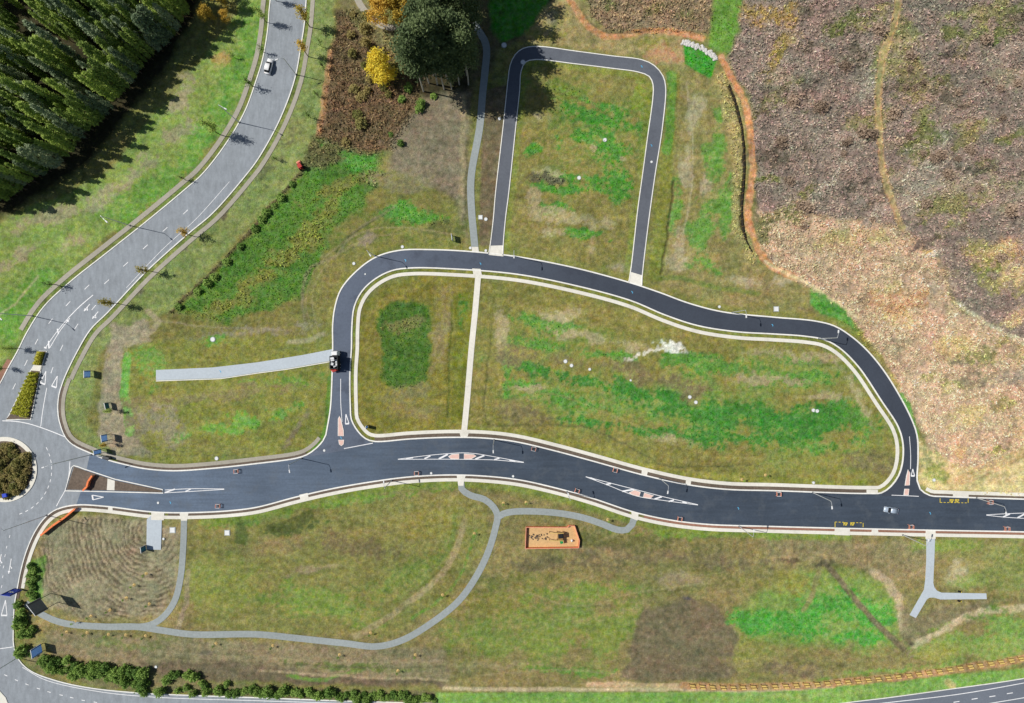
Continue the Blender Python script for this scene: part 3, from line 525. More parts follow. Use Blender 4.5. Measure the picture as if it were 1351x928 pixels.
growth('scrub', 'low dry brown scrub and slash covering the cleared land', 'scrub', 520000, .3, False, .38, .8, 11)
growth('slash', 'pale dead sticks and slash strewn over the cleared land', 'dead wood', 420000, .3, False, .36, .7, 13, 2.2, 1.55, .8)
growth('weeds', 'rank green weeds and long grass growing in patches', 'weeds', 480000, .15, True, .34, .5, 12)

# ------------------------------------------------------------------ roads, kerbs, paths
def struct(o, label, cat): return tag(o, label, cat, kind='structure')
AV = struct(sheet('avenue', between(cKO, (407, -60), (119, 598.5)) + [(121, 602), (110, 640), (101, 665.5)] + between(cKB, (101, 665.5), (700, 936)) + [(700, 1060), (-160, 1060), (-160, 640)] + cKW, .06, 'asphalt_old'), 'older pale grey asphalt avenue leading into the roundabout', 'road')
MAINTOP = catmull([(119, 598.5), (140, 607), (162, 613), (190, 619), (228, 622), (278.5, 619), (339, 612.5), (390.6, 605.6), (440, 594), (494, 583.3), (542.5, 580), (593, 578), (640, 579), (679, 583.5), (731, 595.5), (781, 609), (850, 628), (908, 640.5), (958.5, 646.5), (1020, 648.3), (1163, 651.5), (1226, 654.5), (1351, 659.5), (1450, 663)])
MR = struct(sheet('main_road', MAINTOP + between(cKB, (1450, 704), (101, 665.5)) + [(110, 640)], .066, 'asphalt_new'), 'new dark asphalt main road curving through the estate', 'road')
i0 = min(range(len(cKI)), key=lambda i: math.hypot(cKI[i][0] - 1163, cKI[i][1] - 651)); i1 = min(range(len(cKI)), key=lambda i: math.hypot(cKI[i][0] - 482, cKI[i][1] - 579.5))
INN = cKI[i0:] + cKI[:i1 + 1]
LR = struct(sheet('loop_road', between(cKO, (390.6, 605.6), (1245, 656)) + [(1226, 657), (1163, 654.5)] + INN + [(494, 586), (440, 597)], .072, 'asphalt_loop'), 'new dark asphalt loop road around the grassed block', 'road')
LN = struct(sheet('lane', cLO + cLI, .060, 'asphalt_lane'), 'narrow asphalt crescent lane around the northern lawn', 'road')
HW = struct(sheet('highway', catmull([(1040, 940), (1110, 928.5), (1171, 921), (1251, 910), (1351, 895.5), (1460, 874)]) + [(1460, 1060), (1040, 1060)], .06, 'asphalt_highway'), 'grey asphalt highway with white lines below the timber sleepers', 'road')
for rd, ln, cl in ((AV, cKW, 0), (AV, between(cKO, (407, -60), (97, 588)), 0), (MR, between(cKO, (97, 588), (427, 582)), 0), (LR, between(cKO, (427, 582), (1213, 646)), 0), (MR, between(cKO, (1213, 646), (1450, 663)), 0), (LR, cKI, 1), (MR, between(cKB, (1450, 704), (76, 671)), 0), (AV, between(cKB, (76, 671), (700, 936)), 0), (LN, cLO, 0), (LN, cLI, 0)):
    w_ = 1.1 if rd is LN else (1.3 if rd is AV else 1.7)
    ribbon('kerb', ln, 0, w_, 0, .17, 'concrete_kerb', rd, bool(cl))
ribbon('kerb', catmull([(1040, 940), (1110, 928.5), (1171, 921), (1251, 910), (1351, 895.5), (1460, 874)]), 0, 1, 0, .15, 'concrete_kerb', HW)
def path(line, d0, d1, mat, label, closed=False, z=.10, name='footpath'):
    return struct(ribbon(name, line, d0, d1, 0, z, mat, None, closed), label, 'footpath' if name == 'footpath' else 'garden bed')
path(between(cKO, (407, -60), (85.4, 497)), 6.5, 12, 'concrete_old', 'weathered concrete footpath along the scrub side of the avenue')
path(between(cKO, (85.4, 497), (427, 582)), 4.6, 9.6, 'concrete_old', 'concrete footpath curving from the roundabout to the loop road')
path(cKI, 6.2, 10.8, 'concrete', 'white concrete footpath ringing the grassed block', True)
path(between(cKB, (1450, 704), (23, 775)), 5, 9.4, 'concrete', 'white concrete footpath on the park side of the main road')
path(between(cKO, (1222, 653), (1450, 663)), 4.4, 9, 'concrete', 'white concrete footpath beside the sandy slope')
path(between(cKW, (36, 440), (361, -60)), 6.5, 12.5, 'concrete_old', 'weathered concrete footpath on the forest side of the avenue')
def bed(line, label, mat='mulch', d0=1.8, d1=4.9): path(line, d0, d1, mat, label, False, .085, 'mulch_bed')
struct(sheet('mulch_bed', [(10, 474), (17, 475.5), (3, 499), (-20, 540), (-28, 538)], 0, 'mulch_red', None, .15), 'reddish garden bed beside the shrubby trees at the roundabout approach', 'garden bed')
bed(between(cKO, (81, 509), (119, 598.5)), 'dark mulch strip between kerb and footpath by the roundabout')
bed(between(cKO, (158, 612), (405, 601)), 'dark mulch strip west of the loop road junction', d1=4.5)
bed(between(cKI, (494, 583.3), (1145, 652)), 'mulch strip between main road kerb and block footpath', d1=6)
bed(between(cKB, (1450, 704), (850, 678)), 'reddish mulch strip along the eastern main road kerb', 'mulch_red')
bed(between(cKB, (830, 673), (225, 675)), 'brown mulch strip beside the park footpath')
bed(between(cKB, (196, 674), (20, 790)), 'dark mulch strip round the roundabout corner')
bed(between(cKO, (1226, 654.5), (1450, 663)), 'thin mulch strip below the sandy slope', d1=4.2)
def pathline(pts, w, mat, label, z=.075):
    ln = catmull(pts); return struct(ribbon('footpath', ln, -w / 2, w / 2, 0, z, mat), label, 'footpath')
pathline([(631, 363), (627, 410), (622, 460), (617, 520), (612, 573)], 7.6, 'concrete', 'straight white concrete path splitting the grassed block', .094)
PP = pathline([(608, 634), (609, 645), (621, 653.7), (639, 659), (651, 669), (656.5, 681), (654, 695), (646, 723), (631, 756), (606, 792), (568, 823), (530, 845), (497, 853), (454, 848.7), (390.6, 842), (339, 837), (253, 837), (215, 832), (180, 827), (139, 827), (83.5, 822), (55.7, 811), (34, 796)], 8.6, 'asphalt_path', 'long grey path looping through the southern park')
pathline([(160, 827.5), (197, 825), (215, 814.5), (230, 794), (238, 764), (242, 718), (243, 684)], 8.2, 'asphalt_path', 'grey path joining the park loop to the main road', .081)
pathline([(656, 683), (664, 678), (680, 675), (731, 676.5), (768.6, 683), (796, 692), (814, 699), (827, 699), (834, 692), (837, 682)], 8.6, 'asphalt_path', 'grey path passing the fenced sandpit', .081)
pathline([(629, -40), (626, 0), (625.5, 20), (629, 37), (638.5, 52), (642, 65), (640, 93), (636.6, 126), (633, 167), (621.5, 235), (622, 275), (626.5, 326)], 9.4, 'asphalt_path', 'grey path beside the crescent lane under tall trees')
pathline([(460, -40), (472, 0), (484, 18), (500, 32), (516, 37), (530, 34), (538, 27)], 8.5, 'concrete_old', 'pale curved path end below the autumn trees')
YP = struct(sheet('driveway', [(1222, 700), (1233.7, 700), (1232.4, 739), (1231, 769), (1232.5, 775), (1236, 779.5), (1242, 782), (1301, 783), (1301.6, 790.5), (1240, 791), (1232, 788.4), (1226, 788.6), (1222.5, 791), (1208, 815.5), (1200, 811.5), (1219, 778), (1220.6, 765), (1222, 739)], .0, 'concrete_blue', None, .10), 'forked pale concrete driveway running off the main road', 'driveway')
DW = struct(sheet('driveway', [(206, 488.4), (281, 485), (340, 478.2), (400, 468.5), (438, 461), (440, 475), (430, 477.5), (378, 486.6), (340, 491.6), (291, 499), (206, 502)], 0, 'concrete_blue', None, .09), 'pale concrete driveway strip ending in the grass', 'driveway')
ribbon('edge_kerb', [(439, 476), (430, 478), (378, 487), (340, 492), (291, 499.4), (206, 502.4)], 0, 1, 0, .12, 'concrete_kerb', DW)
SB = struct(sheet('slab', [(194, 685), (200, 680), (214, 681), (212.5, 725.5), (193.5, 725)], 0, 'concrete_blue', None, .112), 'white concrete slab beside the ploughed circle', 'slab')
for pl, lb in (([(200, 675.8), (217, 676.8), (216.5, 686.5), (199.5, 686)], 'crossing to the white slab'), ([(143.5, 668.5), (148.8, 669.2), (149, 674), (142.5, 673)], 'small ramp near the splitter island'), ([(602.5, 627), (614.5, 627.2), (612, 636), (611.5, 641), (604.6, 641), (604, 636)], 'ramp opposite the straight block path'),
               ([(833, 675), (842.5, 677.5), (841, 687), (833.5, 684)], 'ramp opposite the second refuge island'), ([(1101, 697), (1121, 697.5), (1121, 706.5), (1101, 706)], 'bus stop pad on the park side'), ([(1221, 699), (1234, 699.4), (1234, 711), (1221, 711)], 'crossing to the forked driveway'), ([(1257, 648), (1277.5, 648.6), (1277.5, 656), (1257, 655.3)], 'bus stop pad below the sandy slope'),
               ([(606, 569.5), (619, 569.5), (616.5, 577.2), (608, 577.2)], 'ramp at the foot of the straight block path'), ([(847, 619), (855, 621), (853, 628.2), (846, 626.4)], 'ramp above the second refuge island'), ([(1143, 646), (1158, 646.5), (1158, 651.2), (1143, 651)], 'ramp west of the eastern side road'), ([(1150, 699), (1158, 699), (1159, 705), (1149, 705)], 'small ramp near the eastern bus bay'),
               ([(395, 653), (406, 650.5), (408, 659.5), (397, 661.5)], 'ramp below the western side road'), ([(237, 676.5), (249, 676.5), (247, 687), (239, 687)], 'ramp to the park path'), ([(622, 326), (631, 326), (632, 333.5), (623, 333)], 'apron of the path beside the crescent lane'), ([(623, 354.5), (634, 355), (636, 364), (625, 364)], 'ramp at the head of the straight block path'),
               ([(905, 632), (912, 633), (911, 640), (904.5, 639)], 'ramp east of the second refuge island')):
    struct(sheet('kerb_ramp', pl, 0, 'concrete', None, .118), 'concrete ' + lb, 'ramp')
struct(sheet('apron', [(647, 324.5), (663.6, 324), (664, 338.6), (645, 336.6)], .0, 'concrete', None, .078), 'concrete apron at the western mouth of the crescent lane', 'apron')
struct(sheet('apron', [(832, 359), (847, 363.5), (846.5, 378), (828.5, 373.4)], .0, 'concrete', None, .078), 'concrete apron at the eastern mouth of the crescent lane', 'apron')

# roundabout
def circ(cx, cy, r, n=64): return [(cx + r * math.cos(2 * math.pi * i / n), cy - r * math.sin(2 * math.pi * i / n)) for i in range(n)]
RI = struct(sheet('roundabout_island', circ(6.5, 619.5, 37.5), .05, 'mulch', None, .2), 'round planted island in the middle of the roundabout', 'island')
ribbon('kerb_ring', circ(6.5, 619.5, 43), 0, 5.6, 0, .24, 'concrete', RI, True)
# splitter islands
SI = struct(sheet('splitter_island', [(98, 616), (103, 617.5), (111, 620.5), (152, 634), (214, 647.2), (214, 649.6), (152, 647.3), (88.5, 646)], .06, 'mulch', None, .12), 'mulched splitter island between the roundabout and main road', 'island')
ribbon('kerb', [(98, 615), (104, 616.5), (111, 619.2), (152, 632.8), (215, 646.6), (216, 650), (152, 648.4), (87, 647), (92, 630), (95.5, 617)], 0, 1.2, .06, .22, 'concrete_kerb', SI, True)
sheet('concrete_crossing', [(142.5, 631.3), (152, 634.4), (151.5, 647), (141.5, 646.6)], .10, 'concrete', SI, .09)
mi = struct(sheet('median_island', [(52.5, 463), (62, 463.5), (55.5, 484), (54, 491), (41, 553), (25, 553), (9, 553.5), (12, 548), (40, 490), (45, 482)], .06, 'mulch', None, .12), 'narrow hedged median island above the roundabout', 'island')
ribbon('kerb', [(52.5, 463), (45, 482), (40, 490), (12, 548), (8, 554.5), (25, 554), (41.5, 554), (54.5, 491), (56, 484), (62.5, 463.5)], 0, 1, .06, .2, 'concrete_kerb', mi, True)
sheet('concrete_crossing', [(46, 482), (56, 482.4), (54.5, 490), (42, 489)], .1, 'concrete', mi, .1)
bi = struct(sheet('splitter_island', [(-40, 890), (0, 911), (8, 920), (16, 940), (-40, 980)], .06, 'concrete', None, .14), 'white concrete island tip on the lower roundabout leg', 'island')
def refuge(loc_label, polys, m='island_pink'):
    r_ = struct(sheet('refuge_island', polys[0], .066, m, None, .13), loc_label, 'island')
    for p_ in polys[1:]: sheet('refuge_half', p_, .066, m, r_, .13)
    for p_ in polys: ribbon('kerb', p_, 0, .7, .066, .205, 'concrete_kerb', r_, True)
    return r_
refuge('pink concrete pedestrian refuge opposite the straight block path', [[(592, 602.5), (596, 600), (605.5, 599.2), (605.5, 605.5), (595, 605)], [(612.5, 599.2), (625, 600.2), (628, 601.5), (622, 605), (612.5, 605.6)]])
refuge('pink concrete pedestrian refuge in the bend of the main road', [[(830, 650.2), (837, 647), (844.5, 649.4), (843, 654.6), (835, 652.8)], [(850, 650.6), (862, 654.4), (858, 657), (848.6, 656)]])
refuge('slim pink island in the mouth of the western side road', [[(446.8, 553), (448, 549.5), (449.4, 553), (453, 568), (453.4, 575), (446.6, 575)], [(447, 581), (453.8, 581), (453, 586), (450.5, 588), (448.2, 586)]])
refuge('slim pink island in the mouth of the eastern side road', [[(1198, 620), (1199.5, 624), (1199, 640), (1194, 640.5), (1196, 628)], [(1193.5, 645.4), (1198.4, 645.4), (1197.6, 653), (1192.4, 653)]])

# ------------------------------------------------------------------ painted markings (children of their road)
def dash(rd, c_, ang, ln=8.5, w=.9, z=.085, name='lane_dash', mat='paint_white'):
    a = math.radians(ang); dx, dy = math.cos(a) * ln / 2, -math.sin(a) * ln / 2
    mark(name, [((c_[0] - dx, c_[1] - dy), (c_[0] + dx, c_[1] + dy), w)], z, mat, rd)
for x, y, a in ((245, 280, 43), (218, 303, 42), (192, 326, 42), (166, 349, 42), (141, 372, 42), (115, 379, 44), (90, 401, 47), (67, 424, 53), (48.5, 451, 61), (34.6, 479, 64), (19, 510, 64), (124, 406, 50), (101, 431, 57), (81.5, 459, 64), (69, 488.5, 70)): dash(AV, (x, y), a)
for a in list(range(-46, 28, 8)) + [-54, -62, -70]: dash(AV, (6.5 + 62 * math.cos(math.radians(a)), 619.5 - 62 * math.sin(math.radians(a))), a + 90, 4.2, .9)
for x, y in ((13, 708), (9, 722), (7, 733), (5, 748), (4, 761), (2.5, 774)): dash(AV, (x, y), 74, 3.5, .8)
for x, y, a in ((8, 891, -25), (22, 897.5, -23), (36, 903, -21), (51, 908.5, -19), (65, 913, -16), (81, 917, -14), (95, 920.5, -12), (110, 924, -10), (126, 926.5, -9)): dash(AV, (x, y), a, 4.5, 1)
for x, y in ((1261.6, 926), (1285.6, 922), (1309, 918.7), (1332, 914.7)): dash(HW, (x, y), 9, 8, 1.1)
def line(rd, pts, w=.9, z=.085, name='edge_line', mat='paint_white'):
    ln = catmull(pts, 5); return ribbon(name, ln, -w / 2, w / 2, z - .004, z, mat, rd)
line(AV, [(123, 389.5), (106, 404), (91, 419)], 1.1, name='centre_line'); line(AV, [(91, 419), (76, 437), (59.5, 460)], .9, name='centre_line'); line(AV, [(92.5, 420), (80, 436), (66, 459)], .9, name='centre_line')
mark('hatch_bar', [((88, 422), (91, 424.5), 2), ((76, 434), (77.5, 441), 1.8), ((64.5, 450), (65, 460), 1.8), ((58.5, 458.5), (62, 459.4), 2)], .092, 'paint_white', AV)
line(AV, [(62, 512), (57, 540), (54, 563)], .9, name='lane_line'); line(AV, [(3.4, 555.4), (20, 556), (39, 559.5), (62, 567), (86, 576.5)], 1.1, name='holding_line')
line(AV, [(92.6, 609), (91, 628), (86, 647.5), (80, 658), (74.7, 668)], 1, name='holding_line'); line(AV, [(0, 856), (17, 853.6)], 1, name='holding_line')
line(AV, [(30, 880.5), (60, 897), (130, 912.4), (200, 919.5), (340, 924.5), (470, 928.5)], .8)
line(AV, [(303, 240), (258, 290), (215, 329), (167, 380)], .6, name='parking_line')
line(HW, [(1110, 934), (1171, 927), (1264, 916), (1351, 901), (1450, 881)], 1); line(HW, [(1290, 931), (1312, 927), (1351, 920.5), (1450, 902)], 1)
def triangle(rd, a, b_, c_, w=1.1, z=.092): mark('give_way_triangle', [(a, b_, w), (a, c_, w), (b_, c_, w * 1.9)], z, 'paint_white', rd)
triangle(AV, (61, 490), (53.5, 505), (59.7, 507.5)); triangle(AV, (76, 496.3), (68.4, 509.4), (74.7, 511.6)); triangle(AV, (7.6, 792), (2, 812), (9.7, 812)); triangle(MR, (137, 656), (122, 653.4), (123, 659.6))
triangle(LR, (456.5, 546.7), (455.8, 559.4), (460.6, 559)); triangle(LR, (1204, 619), (1201.8, 628), (1206.4, 628))
def arrow(rd, x, y, ang, ln=12):
    a = math.radians(ang); t_ = (math.cos(a), -math.sin(a)); n_ = (t_[1], -t_[0])
    q_ = lambda u, v: (x + t_[0] * u + n_[0] * v, y + t_[1] * u + n_[1] * v)
    mark('turn_arrow', [(q_(-ln / 2, 0), q_(ln / 2 - 2.5, 0), 1.0), (q_(ln / 2 - 3.4, 0), q_(ln / 2 - 2, 0), 3.0), (q_(ln / 2 - 2.2, 0), q_(ln / 2, 0), 1.5), (q_(-1, 0), q_(2, 2.4), .9), (q_(1.2, 2.4), q_(2.8, 2.4), 1.8)], .092, 'paint_white', rd)
arrow(AV, 115, 406, 230); arrow(AV, 126, 416, 230); arrow(AV, 13.5, 747, 260, 20); arrow(AV, .5, 740, 260, 18)
line(MR, [(218, 646.6), (250, 645), (296, 645.2)], .8, .092, 'hatch_outline'); line(MR, [(217, 650.4), (250, 648.6), (296, 645.8)], .8, .096, 'hatch_outline')
mark('hatch_bar', [((218, 650), (231, 645.4), 1.8), ((245, 648.6), (252, 645.2), 1.4)], .1, 'paint_white', MR)
line(MR, [(525, 606), (565, 601), (592, 598.6), (611, 597.6), (628, 598.7), (640, 600.6), (691, 610)], .8, .092, 'hatch_outline'); line(MR, [(525, 606.2), (592, 606), (627, 606.4), (653, 607), (691, 610.4)], .8, .096, 'hatch_outline')
mark('hatch_bar', [((591, 599.4), (579, 605.6), 2.2), ((568, 601.4), (560, 605.4), 1.8), ((639, 601), (627, 606), 2.2), ((659, 604.4), (652, 606.8), 1.8), ((536, 605), (545, 604), 1.6), ((672, 607.4), (680, 608.6), 1.4)], .1, 'paint_white', MR)
line(MR, [(772.7, 629), (805, 637.4), (836, 645.4), (850, 649), (873, 655), (920.7, 666)], .8, .092, 'hatch_outline'); line(MR, [(772.7, 629.2), (800, 639.4), (829, 651), (845, 655.8), (864, 658.8), (882.7, 661.4), (920.7, 666.4)], .8, .096, 'hatch_outline')
mark('hatch_bar', [((806, 638), (799.5, 639.3), 2), ((836, 645.8), (821, 648.4), 2), ((873, 655.4), (863.5, 658.6), 2), ((889, 659.8), (882, 661.8), 1.8), ((779, 630.6), (786, 633), 1.6), ((900, 662.4), (906, 663.8), 1.2)], .1, 'paint_white', MR)
line(MR, [(1301, 679.4), (1325, 678), (1351, 677), (1400, 676)], .8, .092, 'hatch_outline'); line(MR, [(1301, 679.8), (1325, 682.4), (1351, 684), (1400, 686)], .8, .096, 'hatch_outline')
mark('hatch_bar', [((1323, 682.2), (1332, 678.2), 1.8), ((1342, 683.4), (1353, 677.4), 2)], .1, 'paint_white', MR)
line(LR, [(449.6, 500), (449.6, 530), (451.4, 557)], .8, .092, 'centre_line'); line(LR, [(1199.6, 576), (1201.2, 600), (1201, 619)], .8, .092, 'centre_line'); line(LR, [(454, 592), (470, 589), (492, 584.8)], 1, .092, 'holding_line'); line(LR, [(1176, 653.4), (1192, 654), (1212, 655)], .8, .092, 'holding_line')
for x0, y0, x1, y1, top in ((1101.5, 688.8, 1138.5, 690, False), (1240, 663, 1277, 663.6, True)):
    yk = (657.6 if top else 695.6); n_ = 8
    bs = [((x0, y0), (x0, yk), .8), ((x1, y1), (x1, yk), .8)]
    for k in range(n_):
        if k in (3, 4) and not top: continue
        u0, u1 = k / n_, (k + .6) / n_; bs.append(((x0 + (x1 - x0) * u0, y0 + (y1 - y0) * u0), (x0 + (x1 - x0) * u1, y0 + (y1 - y0) * u1), .7))
    mark('bus_bay_outline', bs, .092, 'paint_yellow', MR)
    yc = (660.8 if top else 691.4)
    for xc in ((1255, 1262) if top else (1115, 1124)):
        gl = []
        for g_ in range(3):
            gx_ = xc - 2 + g_ * 1.75
            gl += [((gx_, yc - 2), (gx_, yc + 2), .75), ((gx_, yc - 1.8), (gx_ + 1.1, yc - 1.8), .6), ((gx_, yc + (1.8 if g_ % 2 else 0)), (gx_ + 1.1, yc + (1.8 if g_ % 2 else 0)), .6), ((gx_ + 1.2, yc - (1.8 if g_ != 1 else -1.8)), (gx_ + 1.2, yc), .6)]
        mark('bus_bay_letters', gl, .092, 'paint_yellow', MR)
for rd, x, y in ((MR, 225, 663), (LR, 535, 343.5), (LR, 634, 348), (LR, 834, 385.5), (LR, 1019, 429), (MR, 974, 670.5), (MR, 1227, 677), (LN, 846.6, 88), (LN, 859.5, 192), (LR, 450, 577.5), (DW, 291, 490)):
    mark('survey_mark', [((x - 1, y - 1.2), (x + .8, y + .8), 1.1), ((x + .3, y + .5), (x + .5, y + 2), .9)], .105 if rd is not DW else .1, 'paint_blue', rd)

# ------------------------------------------------------------------ trees
def rad_cloud(rs, n, cz, prof, r, clumps, spread):
    """n leaf centres gathered in clumps on and inside a crown of revolution; prof(u)->radius factor"""
    u = rs.rand(clumps); a = rs.rand(clumps) * 2 * math.pi; rr = r * prof(u) * (.45 + .55 * rs.rand(clumps) ** .5)
    C = np.stack([rr * np.cos(a), rr * np.sin(a), cz[0] + (cz[1] - cz[0]) * u], 1)
    k = rs.randint(0, clumps, n); return C[k] + rs.normal(0, 1, (n, 3)) * spread * np.array([1, 1, .9])
def trunk_mesh(name, h, r, mat, limbs=(), n=7, bend=.0, seed=0):
    rs = random.Random(seed); bm = bmesh.new(); p = Vector((0, 0, -.3)); k = 5
    for i in range(k):
        q = Vector((rs.uniform(-bend, bend), rs.uniform(-bend, bend), h * (i + 1) / k)); tube(bm, p, q, r * (1 - i / k * .75), r * (1 - (i + 1) / k * .75), n); p = q
    for a, b_, ra in limbs: tube(bm, a, b_, ra, ra * .35, 5)
    me_ = bpy.data.meshes.new(name); bm.to_mesh(me_); bm.free(); me_.materials.append(MAT[mat]); return me_
def tree(name, label, cat, xy, crown, trunk, rz, sc, group):
    e = empty(name, label, cat, (*w2(xy), 0), rz, group); e.scale = sc
    link('trunk', trunk, e); link('crown', crown, e); return e
FOR = []
for v in range(7):
    rs = np.random.RandomState(40 + v); h = [16, 18, 14.5, 19, 16.5, 13, 17][v]; r = [1.05, .85, 1.35, 1.1, .75, 1.5, 1.2][v]
    Pn = rad_cloud(rs, 2300, (h * .12, h), lambda u: np.sin(np.clip(u * .93 + .05, 0, 1) * math.pi) ** .55 * (1.15 - .55 * u), r, 95, .27)
    FOR.append((quads('crown', Pn, rs.uniform(.18, .40, len(Pn)), 'leaf_forest_grey' if v in (3, 5) else 'leaf_forest', v, .05, asp=2.0, vert=1.5), trunk_mesh('trunk', h * .9, .17, 'bark', bend=.15, seed=v)))
edge = [(-70, 292), (5, 272), (85, 220), (150, 152), (190, 98), (243, 42), (264, 0), (280, -45)]
def edge_x(y):
    for (x0, y0), (x1, y1) in zip(edge, edge[1:]):
        if y1 <= y <= y0: return x0 + (x1 - x0) * (y0 - y) / (y0 - y1)
    return -999
cand = []; yy = -16; row = 0
while yy < 288:
    xx = -30 + (row % 2) * 6
    while xx < 280:
        x, y = xx + R.uniform(-4, 4), yy + R.uniform(-3.5, 3.5)
        if x < edge_x(y) and fbm(30, 21, 3, np.array([x]), np.array([y]))[0] > .40: cand.append((x, y))
        xx += 12.2
    yy += 10.2; row += 1
er = []
for (x0, y0), (x1, y1) in zip(edge[1:], edge[2:-1]):
    n = int(math.hypot(x1 - x0, y1 - y0) / 7.5)
    er += [(x0 + (x1 - x0) * i / n - R.uniform(1, 5), y0 + (y1 - y0) * i / n - R.uniform(0, 4)) for i in range(n)]
cand = [c_ for c_ in cand if min((c_[0] - e_[0]) ** 2 + (c_[1] - e_[1]) ** 2 for e_ in er) > 60]
cand = er + (cand if len(cand) + len(er) <= 298 else R.sample(cand, 298 - len(er)))
KINDS = {0: 'tall slim dark green tree crowded in the dense forest', 1: 'tall narrow green tree in the dense forest', 2: 'broader bright green tree in the dense forest', 3: 'tall grey green tree in the dense forest', 4: 'very slender green tree in the dense forest', 5: 'shorter grey green bushy tree in the dense forest', 6: 'full dark green tree in the dense forest'}
for x, y in cand:
    k = R.randrange(7); s_ = R.choice([R.uniform(.6, .9), R.uniform(.85, 1.2)])
    near = edge_x(y) - x < 16
    tree('forest_tree', KINDS[k] + (', at its edge beside the lawn' if near else ''), 'tree', (x, y), FOR[k][0], FOR[k][1], R.uniform(0, 6.28), (s_ * R.uniform(.9, 1.15),) * 2 + (s_,), 'forest trees ' + ('at the edge' if near else 'inside') + ' %d' % k)
def gum(seed, h, n, mat, bark, spread=2.2, low=.35, cl=26, leaf=(.3, .7), sp=.85):
    rs = np.random.RandomState(seed); limbs = []; C = []
    for i in range(cl):
        u = low + (1 - low) * rs.rand(); a = rs.rand() * 6.28; rr = spread * (.3 + .9 * rs.rand()) * math.sin(min(1, (1.12 - u) * 1.6) * math.pi / 2)
        c_ = Vector((rr * math.cos(a), rr * math.sin(a), h * u)); C.append(c_); limbs.append((Vector((0, 0, h * max(.2, u - .14))), c_, .09))
    C = np.array(C); k = rs.randint(0, len(C), n); Pn = C[k] + rs.normal(0, 1, (n, 3)) * sp * np.array([1, 1, .8])
    return quads('crown', Pn, rs.uniform(*leaf, n), mat, seed, .2, asp=1.5), trunk_mesh('trunk', h * .95, .1 + h * .005, bark, limbs, bend=.3, seed=seed)
GUM = [gum(60 + i, [30, 27, 33, 25][i], 3600, 'leaf_gum', 'bark_pale', [3.4, 3.0, 3.6, 2.8][i], .45, 30, (.32, .66), .95) for i in range(4)]
gl = [(559, 121), (566, 110), (577, 112), (580, 96), (590, 104), (596, 84), (604, 96), (588, 70), (606, 64), (575, 78), (600, 40), (612, 30), (585, 42), (608, 8), (590, 14), (602, -20), (616, -12), (570, 48), (563, 88), (612, 82), (596, 118), (578, -8), (620, -40), (606, -50), (622, 22), (624, 48), (620, 66), (626, 0), (616, 100), (622, -22), (618, 112), (606, 112), (586, 118), (612, 50), (594, 60), (604, 22), (630, -60), (640, -48), (598, -70), (618, -75), (648, -80), (572, 100), (584, 84)]
for i, (x, y) in enumerate(gl):
    k = i % 4; s_ = R.uniform(.8, 1.08)
    wh = 'standing at the edge of the bare brown earth' if y > 94 else ('standing right beside the shaded path' if x > 603 else ('deep in the stand behind the autumn trees' if y < 50 else 'in the middle of the gum stand'))
    lb = 'tall dark gum tree with pale trunk ' + wh; tree('gum_tree', lb, 'tree', (x, y), GUM[k][0], GUM[k][1], R.uniform(0, 6.28), (s_, s_, s_), 'gums ' + wh)
YEL = gum(71, 12, 4200, 'leaf_yellow', 'bark', 3.4, .22, 46, (.25, .5), .62); ORA = gum(72, 13, 3000, 'leaf_orange', 'bark', 3.4, .3, 34, (.25, .5), .7); LGR = gum(73, 16, 2600, 'leaf_forest', 'bark', 3.0, .3, 28, (.3, .6), .8)
tree('yellow_tree', 'bright yellow leafed tree standing alone in the brown scrub', 'tree', (508, 101), YEL[0], YEL[1], .3, (1, 1, 1), None)
for x, y, s_, a in ((507, 30, .9, 1), (530, 24, 1, 2), (520, 8, 1.0, 3), (548, 36, .85, 4), (500, 2, .9, 5)): tree('autumn_tree', 'orange tinged tree above the pale curved path end', 'tree', (x, y), ORA[0], ORA[1], a, (s_,) * 3, 'orange trees above the curved path')
for x, y, s_, a in ((552, 78, .8, 1), (566, 66, .8, 2), (556, 56, .8, 3)): tree('understorey_tree', 'mid green tree between the yellow tree and the tall gums', 'tree', (x, y), LGR[0], LGR[1], a, (s_,) * 3, 'green trees among the gums')
for x, y, s_ in ((300, 8, .7), (282, 30, .6), (303, 28, .4)): tree('autumn_tree', 'small orange tinged tree at the forest corner by the avenue', 'tree', (x, y), ORA[0], ORA[1], x, (s_,) * 3, 'orange trees at the forest corner')
def street(seed, h, n, mat='leaf_street', sp=.38): return gum(seed, h, n, mat, 'bark', 1.0, .38, 14, (.18, .36), sp)
STR = [street(80, 8, 420), street(81, 9, 620, 'leaf_street', .45), street(82, 11, 900, 'leaf_forest', .5), street(83, 6, 160, 'leaf_shrub', .4)]
